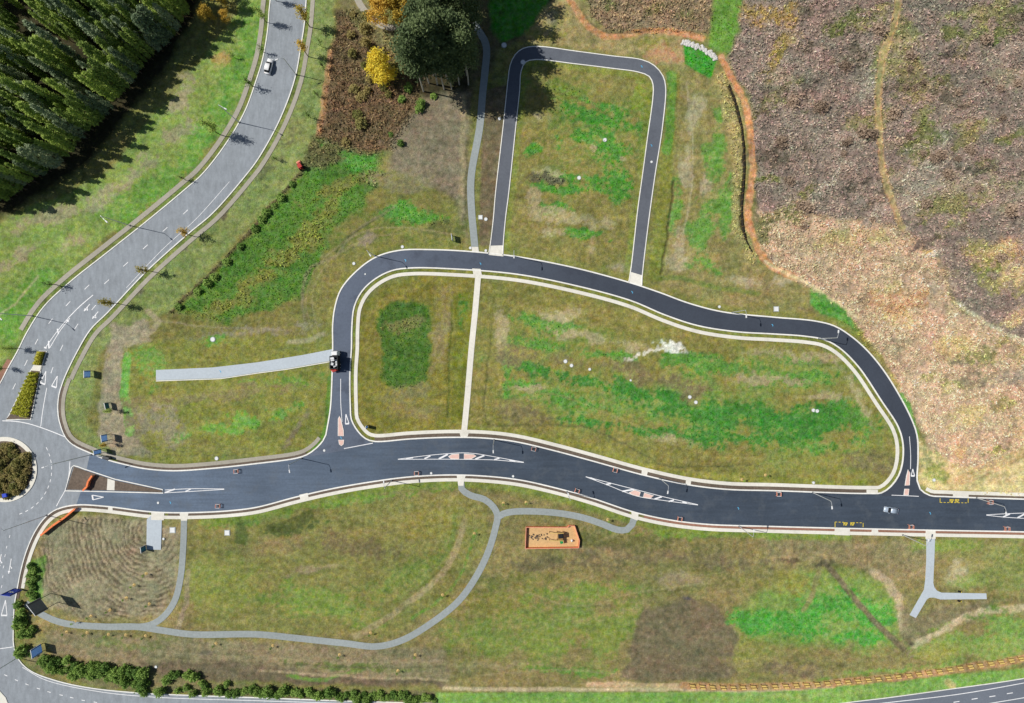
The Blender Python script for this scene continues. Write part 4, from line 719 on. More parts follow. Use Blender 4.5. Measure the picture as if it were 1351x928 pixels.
for x, y, k, s_, lb in ((291, 178, 2, 1, 'tall green street tree leaning shade across the avenue'), (253, 311, 0, .95, 'golden leafed street tree on the verge beside the avenue'), (202, 359, 0, .95, 'golden leafed street tree on the verge beside the avenue'), (157, 401, 1, .9, 'golden leafed street tree on the verge beside the avenue'), (409, 36, 1, 1.15, 'golden leafed street tree on the verge beside the avenue'), (407, 75, 1, .95, 'golden leafed street tree on the verge beside the avenue'),
                       (352, 30, 2, .75, 'dark green street tree near the white car'), (349, 70, 3, .8, 'thin sapling beside the white car'), (334, 115, 3, 1.1, 'sparse sapling on the forest side verge'), (365, 2, 2, .7, 'dark green street tree at the top of the avenue'), (26, 460, 2, .6, 'dark shrubby tree at the lush corner by the roundabout'), (10, 486, 2, .5, 'dark shrubby tree at the lush corner by the roundabout'),
                       (245, 238, 3, .7, 'thin sapling on the lush lawn bend'), (75, 376, 3, 1, 'sapling on the lawn side path'), (310, 77, 3, .6, 'small sapling on the sunny lawn'), (425, 62, 3, .8, 'thin bare sapling on the mown verge by the scrub'), (428, 92, 3, .8, 'thin bare sapling on the mown verge by the scrub'), (420, 128, 3, .7, 'thin bare sapling on the mown verge by the scrub'), (410, 156, 3, .8, 'thin bare sapling on the mown verge by the scrub'), (366, 212, 3, .6, 'thin bare sapling on the mown verge by the scrub'), (152, 541, 2, .45, 'bushy young tree beside the teal framed panel'), (146, 585, 1, .5, 'scraggly young tree between two sign boards')):
    tree('street_tree', lb, 'tree', (x, y), STR[k][0], STR[k][1], R.uniform(0, 6.28), (s_,) * 3, lb)

# ------------------------------------------------------------------ shrubs and hedges
def shrub_mesh(seed, r, h, n, mat, leaf=(.16, .34), spread=.22):
    rs = np.random.RandomState(seed); Pn = rad_cloud(rs, n, (.08 * h, h), lambda u: np.sin((u * .72 + .28) * math.pi) ** .5, r, 26, spread); Pn[:, 2] = np.abs(Pn[:, 2])
    return quads('foliage', Pn, rs.uniform(*leaf, n), mat, seed, .3, asp=1.4)
SHR = [shrub_mesh(100 + i, [1.0, 1.3, .8, 1.5][i], [1.6, 2.0, 1.1, 2.6][i], [650, 800, 450, 1000][i], 'leaf_shrub', (.2, .42), .26) for i in range(4)]
STEM = trunk_mesh('stem', .9, .06, 'bark', seed=2)
def shrub(label, x, y, me_, s_, group, name='shrub', z=0.0):
    e = empty(name, label, 'shrub', (*w2((x, y)), z), R.uniform(0, 6.28), group); e.scale = (s_, s_, s_ * R.uniform(.85, 1.15)); link('stem', STEM, e); link('foliage', me_, e)
pts = []
for x in np.arange(345, 572, 5.4): pts.append((x + R.uniform(-2, 2), 910 + (x - 345) * .045 + R.uniform(-4, 5), R.choice([1, 2, 0]), R.uniform(.75, 1.15)))
for x in np.arange(60, 200, 7.5):
    y0 = 868 + (x - 60) * .16
    for k in range(2): pts.append((x + R.uniform(-3, 3), y0 + k * 10 + R.uniform(-3, 3), R.choice([0, 1, 1, 3]), R.uniform(.75, 1.15)))
pts += [(192 + R.uniform(-6, 8), y + R.uniform(-2, 2), R.choice([1, 3]), R.uniform(.8, 1.1)) for y in (884, 891, 899, 906, 911)] + [(214, 909, 3, 1), (222, 896, 1, 1), (228, 890, 0, 1), (236, 889, 0, .9), (250, 889, 1, 1), (258, 891, 1, 1.1), (236, 910, 0, .8), (247, 906, 0, .9), (256, 913, 0, 1), (267, 900, 0, .8), (271, 904, 0, .9), (274, 911, 1, .9), (290, 908, 3, .8), (301, 901, 0, .8), (293, 913, 0, .8), (304, 914, 1, .9), (314, 913, 1, .9), (324, 911, 0, .9), (334, 908, 1, .9), (340, 911, 0, 1)]
for x, y, k, s_ in pts:
    wh = 'in the thick clump between green park corner and bottom road kerb' if x < 208 else ('in the loose scattered group beside the dark mulch' if x < 342 else 'in the tight row ending at the bright green verge')
    kd = {0: 'medium', 1: 'full', 2: 'low', 3: 'tall'}[k]; shrub(kd + ' green shrub ' + wh, x, y, SHR[k], s_, kd + ' shrubs ' + wh)
for x, y, k, s_ in ((27, 797, 3, .8), (32, 806, 3, .9), (30, 814, 1, 1.1), (26, 823, 1, 1.1), (33, 822, 0, 1), (36, 832, 3, .9), (44, 830, 0, 1), (30, 836, 1, .9), (40, 838, 0, .8), (34, 856, 3, 1.1), (30, 862, 1, .9), (45, 862, 0, .9)): shrub('dark green shrub beside the billboard and the green cabinet', x, y, SHR[k], s_, 'shrubs beside the billboard')
for x, y, k, s_ in ((42, 746, 2, 1), (46, 752, 2, 1.1), (41, 758, 2, 1), (48, 762, 2, .9), (42, 768, 2, 1.1), (45, 775, 2, 1), (40, 783, 2, .9), (47, 786, 2, 1)): shrub('low bright green shrub between the corner footpath and ploughed circle', x, y, SHR[k], s_, 'low shrubs by the corner footpath')
RND = [shrub_mesh(120 + i, 1.0, [1.5, 1.1][i], 420, 'leaf_round', (.18, .36), .2) for i in range(2)]
n_ = 0
while n_ < 85:
    a, r_ = R.uniform(0, 6.28), 36 * R.random() ** .5; x, y = 6.5 + r_ * math.cos(a), 619.5 + r_ * math.sin(a)
    if x < -14: continue
    shrub('rust and olive shrub massed on the roundabout island', x, y, RND[n_ % 2], R.uniform(.8, 1.35), 'shrubs on the roundabout island', z=.2); n_ += 1
def hedge(label, poly_pts, h):
    rs = np.random.RandomState(len(poly_pts)); L_, R_ = poly_pts; n = 3600 if len(L_) > 2 else 1300; u = rs.rand(n); v = rs.rand(n); k = len(L_) - 1
    i = np.minimum((u * k).astype(int), k - 1); f_ = (u * k - i)[:, None]; L_, R_ = np.array(L_, float), np.array(R_, float)
    A = L_[i] * (1 - f_) + L_[i + 1] * f_; Bq = R_[i] * (1 - f_) + R_[i + 1] * f_; Q = A * (1 - v[:, None]) + Bq * v[:, None]
    z = .2 + (rs.rand(n) ** .5) * h * (1 - np.abs(v - .5) ** 3 * 3) * (.8 + .35 * np.sin(u * 60 + v * 5))
    Pn = np.stack([(Q[:, 0] - 675.5) * S, (464 - Q[:, 1]) * S, z], 1); me_ = quads('hedge', Pn, rs.uniform(.2, .42, n), 'leaf_hedge', 5, .3, asp=1.4)
    tag(link('hedge', me_), label, 'hedge')
hedge('short yellow green hedge at the head of the avenue median', ([(53.5, 464), (47, 481)], [(60.5, 465), (55, 481.5)]), 1.5)
hedge('long yellow green hedge filling the median above the roundabout', ([(42, 491), (30, 515), (17, 546)], [(53, 491.5), (47, 520), (39, 551)]), 1.6)
for k in range(26):
    x, y = R.uniform(445, 545), R.uniform(20, 190)
    shrub('brown and olive scrub bush in the rough ground by the yellow tree', x, y, RND[k % 2], R.uniform(.9, 1.8), 'bushes by the yellow tree')
for k, (x, y) in enumerate([(553, 146), (529, 190), (572, 128), (540, 118), (531, 132), (556, 138), (516, 178)]): shrub('green bush at the edge of the bare brown earth', x, y, SHR[k % 4], R.uniform(.7, 1.1), 'bushes edging the bare earth')
for k, (x, y) in enumerate([(237, 405), (262, 385), (284, 366), (300, 346), (318, 326), (337, 302), (352, 282), (362, 272), (372, 262), (386, 244), (346, 290), (275, 374)]): shrub('dark low shrub in the overgrown fence line between weeds and mown verge', x, y, SHR[2], R.uniform(.8, 1.3), 'shrubs in the fence line')

# ------------------------------------------------------------------ lamps
def lamp_proto(h, arm):
    e = bpy.data.objects.new('street_lamp', None); COL.objects.link(e)
    part('base_plate', 'steel_dark', e, lambda bm: box(bm, (0, 0, .1), (.5, .5, .2)))
    part('pole', 'steel', e, lambda bm: (tube(bm, (0, 0, .15), (0, 0, h * .5), .14, .11, 8), tube(bm, (0, 0, h * .5), (0, 0, h), .11, .08, 8)))
    part('arm', 'steel', e, lambda bm: (tube(bm, (0, 0, h - .1), (arm * .5, 0, h + .25), .07, .06, 6), tube(bm, (arm * .5, 0, h + .25), (arm, 0, h + .3), .06, .055, 6)))
    hd = part('lamp_head', 'white_metal', e, lambda bm: box(bm, (arm + .4, 0, h + .3), (1.0, .38, .16), 0, .8))
    part('diffuser', 'pit_grey', hd, lambda bm: box(bm, (arm + .45, 0, h + .205), (.6, .28, .03)))
    return e
LP = {10: lamp_proto(10, 1.5), 12.5: lamp_proto(12.5, 2.2), 15: lamp_proto(15, 2.0)}
used = set()
for x, y, h, a, lb in ((391, 99, 10, 200, 'slim grey lamp post on the mown verge by the brown scrub'), (316, 162, 12.5, -30, 'tall lamp post by the tall green street tree'), (172, 298, 12.5, -42, 'tall lamp post between the lawn path and the dashed avenue'), (43, 417, 12.5, -42, 'tall lamp post above the turn arrows'),
                       (121, 600, 15, 200, 'very tall lamp post at the blue sign boards'), (62, 680, 15, 120, 'very tall lamp post at the orange mesh barrier'), (23, 868, 12.5, 200, 'tall lamp post at the lower roundabout leg'),
                       (398, 605, 10, -80, 'grey lamp post at the western side road corner'), (495, 338, 10, -55, 'grey lamp post on the outside bend of the loop road'), (652, 580.5, 10, -88, 'grey lamp post above the hatched refuge'), (517, 634, 10, 95, 'grey lamp post on the park side west of the ramp'), (748, 649, 10, 108, 'grey lamp post on the park side by the sandpit path'),
                       (870, 631, 10, -98, 'grey lamp post above the second refuge island'), (975, 694.5, 10, 85, 'grey lamp post on the park side of the straight'), (1072, 650, 10, -85, 'grey lamp post facing the yellow bus bay'), (1191, 706, 10, 80, 'grey lamp post beside the forked driveway'), (1288, 657, 10, -85, 'grey lamp post east of the upper bus bay'), (678, 338.5, 10, -90, 'grey lamp post beside the western mouth of the crescent lane'), (966, 412.5, 10, -88, 'grey lamp post on the outer side of the loop road'),
                       (1080, 447, 10, 85, 'grey lamp post on the inner kerb of the loop road')):
    o = LP[h] if h not in used else copy_tree(LP[h]); used.add(h)
    tag(o, lb, 'street lamp', 'street lamps'); o.location = (*w2((x, y)), 0); o.rotation_euler = (0, 0, math.radians(a))

# ------------------------------------------------------------------ vehicles
def car(name, label, xy, ang, mat, L_=4.7, W_=1.85, Hc=1.65):
    e = empty(name, label, 'car', (*w2(xy), .07), math.radians(ang))
    def loft(bm, secs):
        rows = []
        for x, w, z0, z1 in secs: rows.append([bm.verts.new(p_) for p_ in ((x, -w * .96, z0), (x, -w, (z0 + z1) * .5), (x, -w * .86, z1), (x, w * .86, z1), (x, w, (z0 + z1) * .5), (x, w * .96, z0))])
        for a, b_ in zip(rows, rows[1:]):
            for k in range(6): bm.faces.new((a[k], a[(k + 1) % 6], b_[(k + 1) % 6], b_[k]))
        bm.faces.new(rows[0][::-1]); bm.faces.new(rows[-1]); bmesh.ops.recalc_face_normals(bm, faces=bm.faces)
    h2 = L_ / 2; w2_ = W_ / 2
    part('body', mat, e, lambda bm: loft(bm, [(-h2, w2_ * .78, .4, .88), (-h2 + .18, w2_ * .95, .3, .98), (-h2 + 1, w2_, .26, 1.0), (h2 - 1.7, w2_, .26, .98), (h2 - .5, w2_ * .96, .28, .9), (h2 - .1, w2_ * .84, .34, .78), (h2, w2_ * .66, .4, .66)]), True)
    gh = part('glasshouse', 'glass_dark', e, lambda bm: loft(bm, [(-h2 + .35, w2_ * .78, .97, 1.02), (-h2 + .85, w2_ * .84, .96, Hc - .12), (-.1, w2_ * .86, .96, Hc - .06), (.55, w2_ * .84, .96, Hc - .14), (h2 - 1.15, w2_ * .8, .93, .98)]))
    part('roof', mat, e, lambda bm: loft(bm, [(-h2 + .8, w2_ * .74, Hc - .15, Hc - .06), (-.2, w2_ * .78, Hc - .1, Hc), (.5, w2_ * .72, Hc - .16, Hc - .06)]), True)
    for sx_ in (-1, 1):
        for sy_ in (-1, 1):
            wo = part('wheel', 'rubber', e, lambda bm: tube(bm, (sx_ * (h2 - .85), sy_ * (w2_ - .22), .32), (sx_ * (h2 - .85), sy_ * (w2_ + .01), .32), .33, .33, 14)); part('rim', 'steel', wo, lambda bm: tube(bm, (sx_ * (h2 - .85), sy_ * (w2_ - .02), .32), (sx_ * (h2 - .85), sy_ * (w2_ + .03), .32), .2, .18, 10))
        part('headlight', 'headlight', e, lambda bm: box(bm, (h2 - .16, sx_ * w2_ * .66, .68), (.3, .34, .14), -sx_ * .4)); part('tail_light', 'red_paint', e, lambda bm: box(bm, (-h2 + .08, sx_ * w2_ * .68, .8), (.14, .3, .16), sx_ * .2)); part('mirror', mat, e, lambda bm: box(bm, (.75, sx_ * (w2_ + .06), 1.02), (.16, .2, .13)))
    return e
car('parked_car', 'white car standing on the left side of the pale avenue', (356, 89.5), 76, 'car_white', 4.9, 2.0, 1.8)
car('driving_car', 'silver blue hatchback driving on the dark main road', (1173.5, 672.5), 171, 'car_silver', 4.5, 1.85, 1.5)
tk = empty('work_truck', 'tall work truck with white cab and red tail across the driveway mouth', 'truck', (*w2((445, 476)), .075), math.radians(90))
part('chassis', 'steel_dark', tk, lambda bm: box(bm, (0, 0, .75), (6.4, 1.0, .3)))
cb = part('cab', 'car_white', tk, lambda bm: (box(bm, (2.35, 0, 1.65), (1.5, 2.2, 1.7), 0, .9, .08), box(bm, (2.3, 0, 2.65), (1.3, 1.9, .4), 0, .8)))
part('windscreen', 'glass_dark', cb, lambda bm: box(bm, (3.06, 0, 2.0), (.12, 1.8, .7))); part('mirror', 'black_paint', cb, lambda bm: (box(bm, (2.9, 1.25, 2.0), (.1, .2, .4)), box(bm, (2.9, -1.25, 2.0), (.1, .2, .4))))
part('deck', 'black_paint', tk, lambda bm: box(bm, (-.75, 0, 1.0), (4.9, 2.4, .18)))
part('side_panel', 'black_paint', tk, lambda bm: box(bm, (-.6, -1.16, 2.3), (4.2, .08, 2.5))); part('side_panel', 'black_paint', tk, lambda bm: box(bm, (-.6, 1.16, 2.2), (4.2, .08, 2.3))); part('headboard', 'black_paint', tk, lambda bm: box(bm, (1.45, 0, 2.4), (.08, 2.3, 2.7)))
part('load', 'white_metal', tk, lambda bm: (box(bm, (.5, .4, 3.2), (1.3, 1.2, .9), .2, .9), box(bm, (-.9, .55, 3.0), (.9, .9, .8), -.3), box(bm, (-.6, -.6, 2.6), (2.0, .5, .7), .1), box(bm, (-1.6, -.2, 2.5), (.6, 1.2, .6), .4)))
part('rack', 'steel_dark', tk, lambda bm: [box(bm, (-2.4 + k * .9, 0, 3.75), (.1, 2.4, .1)) for k in range(5)] + [box(bm, (-.6, s_ * 1.18, 3.7), (4.2, .1, .1)) for s_ in (-1, 1)])
part('tail_lift', 'red_paint', tk, lambda bm: (box(bm, (-2.95, .3, 1.9), (.5, 2.0, 1.7), 0, .85), box(bm, (-3.3, .6, 1.1), (.5, 1.2, .5), .2)))
for sx_ in (2.3, -1.2, -2.2):
    for sy_ in (-1, 1):
        wo = part('wheel', 'rubber', tk, lambda bm: tube(bm, (sx_, sy_ * .8, .5), (sx_, sy_ * 1.15, .5), .5, .5, 14)); part('rim', 'steel', wo, lambda bm: tube(bm, (sx_, sy_ * 1.1, .5), (sx_, sy_ * 1.18, .5), .26, .22, 10))
tr = empty('compact_tractor', 'small red compact tractor parked at the edge of the weeds', 'tractor', (*w2((398, 221)), 0), math.radians(120))
part('bonnet', 'red_paint', tr, lambda bm: box(bm, (.75, 0, 1.0), (1.3, .75, .6), 0, .85, .05)); part('body', 'red_paint', tr, lambda bm: box(bm, (-.3, 0, .8), (1.1, 1.0, .5), 0, .9, .05)); part('seat', 'black_paint', tr, lambda bm: (box(bm, (-.4, 0, 1.15), (.5, .5, .15)), box(bm, (-.65, 0, 1.4), (.1, .5, .5))))
part('canopy', 'red_paint', tr, lambda bm: box(bm, (-.3, 0, 2.25), (1.3, 1.3, .08), 0, .9)); part('roll_bar', 'black_paint', tr, lambda bm: [tube(bm, (-.7, s_ * .55, .9), (-.7, s_ * .55, 2.2), .04) for s_ in (-1, 1)] + [tube(bm, (.2, s_ * .5, .9), (.2, s_ * .5, 2.2), .03) for s_ in (-1, 1)])
part('loader_bucket', 'orange_pink', tr, lambda bm: (box(bm, (1.85, 0, .35), (.5, 1.5, .45), 0, .8), box(bm, (1.3, .5, .6), (.9, .1, .12)), box(bm, (1.3, -.5, .6), (.9, .1, .12))))
for sy_ in (-1, 1):
    part('wheel', 'rubber', tr, lambda bm: tube(bm, (-.5, sy_ * .55, .6), (-.5, sy_ * .85, .6), .6, .6, 14)); part('wheel', 'rubber', tr, lambda bm: tube(bm, (1.0, sy_ * .45, .38), (1.0, sy_ * .68, .38), .38, .38, 12))

# ------------------------------------------------------------------ signs and boards
def board(name, label, a, b_, z0, z1, face, back='steel_dark', post='steel_dark', frame='white_metal', cat='sign', extra=None):
    """panel on two posts between two plan points"""
    (ax, ay), (bx, by) = w2(a), w2(b_); cx, cy = (ax + bx) / 2, (ay + by) / 2; w = math.hypot(bx - ax, by - ay); e = empty(name, label, cat, (cx, cy, 0), math.atan2(by - ay, bx - ax))
    for s_ in (-1, 1): part('post', post, e, lambda bm: tube(bm, (s_ * w * .42, 0, -.1), (s_ * w * .42, 0, z1 - .1), .09, .09, 6))
    pn = part('panel', face, e, lambda bm: box(bm, (0, -.12, (z0 + z1) / 2), (w, .08, z1 - z0)))
    part('frame', frame, pn, lambda bm: (box(bm, (0, -.12, z1 + .04), (w + .1, .14, .1)), box(bm, (0, -.12, z0 - .04), (w + .1, .12, .08)), box(bm, (-w / 2 - .04, -.12, (z0 + z1) / 2), (.07, .12, z1 - z0)), box(bm, (w / 2 + .04, -.12, (z0 + z1) / 2), (.07, .12, z1 - z0))))
    if extra: extra(pn, w)
    return e
board('billboard', 'big dark billboard on two tall posts beside the park path', (66, 782), (77, 796), 3.7, 8.2, 'billboard_back', frame='white_metal')
def logo(pn, w): part('white_logo', 'white_metal', pn, lambda bm: [box(bm, (x_, .0 + (.06 if s_ > 0 else -.3), 2.6), (.35, .02, q_)) for s_ in (1, -1) for x_, q_ in ((-.5, .7), (0, .9), (.5, .5))])
board('totem_sign', 'bright blue sign board with white marks beside the roundabout footpath', (19, 776), (31, 777.6), .5, 4.6, 'blue_sign', frame='blue_sign', extra=logo)
board('sign_board', 'blue grey sign board alone on the verge above the roundabout', (122, 489), (122, 498), .8, 3.3, 'banner')
board('sign_board', 'blue grey sign board beside the scraggly young tree', (146, 572), (147, 581), 1.6, 4.0, 'banner')
board('sign_board', 'blue grey sign board hanging over the dark mulch strip', (137, 591.5), (138, 597.5), 1.2, 4.2, 'banner')
board('framed_panel', 'teal panel with a white frame on the bare earth', (145, 531), (147, 540), .6, 2.3, 'teal_panel', cat='panel')
board('sign_board', 'dark sign board behind the shrubs by the park corner', (57, 848), (59, 859), .8, 4.4, 'banner')
board('sign_board', 'teal edged sign board at the end of the white slab', (193, 719), (194, 726), .3, 2.6, 'teal_panel')
board('sign_board', 'dark sign board on the grass near the shaded path apron', (597, 311), (598, 319), 1.1, 2.8, 'banner')
board('sign_board', 'small sign board on the grass corner by the western side road', (486, 561), (486, 564.5), .4, 2.8, 'banner')
ra = empty('steel_railing', 'grey steel railing frame on the corner footpath', 'railing', (*w2((138, 601)), .1), math.radians(-15))
for k in range(4): part('post', 'steel_dark', ra, lambda bm: tube(bm, (-1.2 + .8 * k, 0, 0), (-1.2 + .8 * k, 0, 1.3), .05)); 
for z_ in (.5, .9, 1.3): part('rail', 'steel', ra, lambda bm: box(bm, (0, 0, z_), (2.7, .07, .07)))
cbx = empty('signal_cabinet', 'dark steel cabinet beside the corner railing', 'cabinet', (*w2((144, 603.5)), .1), math.radians(-18))
part('body', 'steel_dark', cbx, lambda bm: box(bm, (0, 0, .7), (1.8, .8, 1.4), 0, 1, .04)); part('lid', 'steel_dark', cbx, lambda bm: box(bm, (0, 0, 1.45), (1.95, .95, .1))); part('door', 'black_paint', cbx, lambda bm: box(bm, (.4, -.42, .7), (.8, .04, 1.2)))
cb2 = empty('blue_cabinet', 'small blue cabinet among the roundabout shrubs', 'cabinet', (*w2((13, 652)), .25), .2)
part('body', 'blue_sign', cb2, lambda bm: box(bm, (0, 0, .8), (1.3, 1.0, 1.6), 0, 1, .04)); part('roof', 'blue_sign', cb2, lambda bm: box(bm, (0, 0, 1.68), (1.5, 1.2, .12), 0, .8))

# ------------------------------------------------------------------ works: barriers, sandpit, rocks, sleepers
def gully(x, y, ang, lb):
    e = empty('pit_barrier', lb, 'barrier', (*w2((x, y)), .075), math.radians(ang), 'pit barriers along the main road')
    for sx_ in (-1, 1):
        for sy_ in (-1, 1): part('post', 'orange_pink', e, lambda bm: tube(bm, (sx_ * .65, sy_ * .6, 0), (sx_ * .65, sy_ * .6, 1.0), .05))
        part('rail', 'white_metal', e, lambda bm: (box(bm, (0, sx_ * .6, .95), (1.35, .08, .14)), box(bm, (0, sx_ * .6, .55), (1.35, .06, .12)))); part('rail', 'orange_pink', e, lambda bm: (box(bm, (sx_ * .65, 0, .95), (.08, 1.2, .14)), box(bm, (sx_ * .65, 0, .55), (.06, 1.2, .12))))
    part('grate', 'steel_dark', e, lambda bm: box(bm, (0, 0, .03), (1.0, .8, .05)))
for x, y, a, lb in ((313, 621.5, 4, 'west of the side road on the verge kerb'), (289, 667, -2, 'opposite the hatched splitter tip'), (550, 624, 0, 'on the park kerb before the first refuge'), (704, 592, -12, 'above the first refuge taper'), (811, 620, -16, 'above the second refuge taper'), (761, 647, -18, 'on the park kerb by the sandpit path'), (896, 684, -10, 'on the park kerb past the second refuge'), (1026, 651.5, 0, 'on the block kerb of the straight'), (1200, 694.5, 0, 'beside the forked driveway kerb'), (1326, 697, 0, 'at the far eastern park kerb'), (1304, 662, 0, 'at the foot of the eastern lamp')): gully(x, y, a, 'pink and white drain barrier ' + lb)
def rail_barrier(label, pts, h, closed=False, mat='orange_mesh', name='mesh_barrier', top='orange_mesh'):
    c_ = pts[0]; e = empty(name, label, 'barrier', (*w2(c_), 0)); ox, oy = w2(c_); n = len(pts)
    for i in range(n if closed else n - 1):
        (ax, ay), (bx, by) = w2(pts[i]), w2(pts[(i + 1) % n]); ax -= ox; bx -= ox; ay -= oy; by -= oy
        l = math.hypot(bx - ax, by - ay); an = math.atan2(by - ay, bx - ax); mid = ((ax + bx) / 2, (ay + by) / 2)
        part('mesh_panel', mat, e, lambda bm: box(bm, (*mid, h * .5), (l, .05, h * .9), an)); part('top_rail', top, e, lambda bm: box(bm, (*mid, h), (l + .05, .18 if name == 'pit_fence' else .55, .12), an))
        for t_ in np.linspace(0, 1, max(2, int(l / 2.2) + 1))[:-1]: part('post', 'orange_pink', e, lambda bm: tube(bm, (ax + (bx - ax) * t_, ay + (by - ay) * t_, 0), (ax + (bx - ax) * t_, ay + (by - ay) * t_, h + .1), .06))
    return e
PIT = [(694, 694.5), (747.5, 694.8), (750.6, 692.5), (757.6, 692.8), (764, 711.7), (763, 721.5), (693, 722.5)]
struct(sheet('sand_bed', [(694.4, 695), (747.6, 695.2), (750.8, 693), (757.4, 693.2), (763.6, 711.8), (762.6, 721), (693.4, 722)], .0, 'sand', None, .05), 'sandy bed inside the orange fenced pit', 'sand')
rail_barrier('orange barrier fence around the sandy excavation in the park', PIT, 1.1, True, 'orange_mesh', 'pit_fence', 'orange_pink')
rail_barrier('long orange mesh barrier crossing the footpath by the ploughed circle', [(103, 670), (90, 681), (74, 692), (58, 705)], 1.3); rail_barrier('bright orange mesh barrier on the mulched splitter island', [(126, 626.5), (121, 634), (119, 641), (114, 646)], 1.5)
ex = empty('playframe', 'timber frame with a green seat inside the fenced sandpit', 'frame', (*w2((734, 706)), .05), 0)
for dx in (-2.2, .2, 2.0):
    for dy in (-1.2, 1.2): part('post', 'timber', ex, lambda bm: box(bm, (dx, dy, .9), (.16, .16, 1.8)))
for dy in (-1.2, 1.2): part('beam', 'timber_pale', ex, lambda bm: box(bm, (-.1, dy, 1.85), (4.5, .16, .14)))
part('deck', 'timber', ex, lambda bm: box(bm, (1.1, 0, 1.5), (1.7, 2.3, .12))); part('roof', 'black_paint', ex, lambda bm: box(bm, (1.2, .4, 2.4), (1.6, 1.4, .1), .1, .7)); part('slide', 'green_tarp', ex, lambda bm: box(bm, (1.5, -1.7, 1.6), (1.0, 1.2, .25), .3, .8))
rb = tag(part('rubble_heap', 'rock', None, lambda bm: [bmesh.ops.create_icosphere(bm, subdivisions=1, radius=R.uniform(.1, .28), matrix=Matrix.Translation((R.uniform(-3.4, 3.4), R.gauss(0, .5), .1))) for k in range(46)]), 'scattered dark rubble on the sand west of the timber frame', 'rubble', kind='stuff'); rb.location = (*w2((711, 709)), .04); rb.data.materials[0] = MAT['mulch']
bg_ = empty('sand_bag', 'white sand bag near the tapered end of the pit', 'bag', (*w2((754.5, 713)), .05)); part('sack', 'pit_white', bg_, lambda bm: box(bm, (0, 0, .35), (.8, .8, .7), .3, .75, .15)); part('neck', 'pit_grey', bg_, lambda bm: tube(bm, (0, 0, .65), (.1, 0, .9), .15, .22))
RK = []
for v in range(4):
    bm = bmesh.new(); bmesh.ops.create_icosphere(bm, subdivisions=2, radius=.5)
    for v_ in bm.verts: v_.co *= R.uniform(.75, 1.2); v_.co.z *= .7
    me_ = bpy.data.meshes.new('rock'); bm.to_mesh(me_); bm.free(); me_.materials.append(MAT['rock']); RK.append(me_)
lnr = catmull([(902, 57), (914, 60), (926, 64.5), (936, 71), (944, 79)], 2)
for k in range(120):
    q_ = lnr[int(R.random() * (len(lnr) - 1))]; o = link('rock', RK[k % 4]); s_ = R.uniform(.5, 1.3); o.scale = (s_, s_ * R.uniform(.7, 1), s_ * .8); o.rotation_euler = (0, 0, R.uniform(0, 6.28))
    o.location = (*w2((q_[0] + R.gauss(0, 1.6), q_[1] + R.gauss(0, 1.7))), .12); tag(o, 'pale grey boulder in the rock line above the bright green patch', 'rock', 'boulders in the rock line')
SLP = catmull([(907, 905), (960, 907), (1050, 904), (1130, 898), (1200, 890.5), (1290, 877.5), (1365, 866)], 1.35)
sp = None
for k in range(5, len(SLP) - 1, 10):
    x, y = SLP[k]; t_ = math.atan2(-(SLP[k + 1][1] - SLP[k][1]), SLP[k + 1][0] - SLP[k][0])
    if sp is None:
        sp = empty('sleeper_step', 'pair of pale timber sleepers stepped into the bare earth strip', 'sleepers', (0, 0, 0), 0, 'timber sleeper steps along the highway verge')
        part('sleeper', 'timber_pale', sp, lambda bm: box(bm, (-.2, .42, .5), (1.35, .4, .45), 0, 1, .03)); part('sleeper', 'timber_pale', sp, lambda bm: box(bm, (.2, -.42, .32), (1.35, .4, .45), 0, 1, .03)); part('side_board', 'timber', sp, lambda bm: box(bm, (-.85, .1, .2), (.16, 1.7, .35), .38, 1, .02)); o = sp
    else: o = copy_tree(sp)
    o.location = (*w2((x, y)), 0); o.rotation_euler = (0, 0, t_)
sf = empty('silt_fence', 'low dark silt fence along the orange dirt track', 'fence', (*w2((961, 112)), 0)); ox, oy = w2((961, 112)); fl = catmull([(961, 112), (971, 140), (979, 180), (981, 230), (978, 280), (983, 316), (992, 334)], 8)
for i, (a, b_) in enumerate(zip(fl, fl[1:])):
    (ax, ay), (bx, by) = w2(a), w2(b_); part('cloth_panel', 'silt_cloth', sf, lambda bm: box(bm, ((ax + bx) / 2 - ox, (ay + by) / 2 - oy, .1), (math.hypot(bx - ax, by - ay), .05, 1.3), math.atan2(by - ay, bx - ax))); part('stake', 'timber', sf, lambda bm: box(bm, (ax - ox, ay - oy, .2), (.09, .09, 1.6)))

for x, y, lb in ((1266, 780.5, 'upper'), (1265.5, 793, 'lower')):  # dark blocks added to stand for shadows at the driveway fork
    e = empty('shadow_block', 'dark block standing in for a shadow on the %s edge of the forked driveway' % lb, 'block', (*w2((x, y)), 0), -.2); part('body', 'rubber', e, lambda bm: box(bm, (0, 0, .2), (1.3, .55, .4), 0, .85, .04)); part('added_strip', 'paint_yellow', e, lambda bm: box(bm, (.3, 0, .41), (.2, .4, .03)))
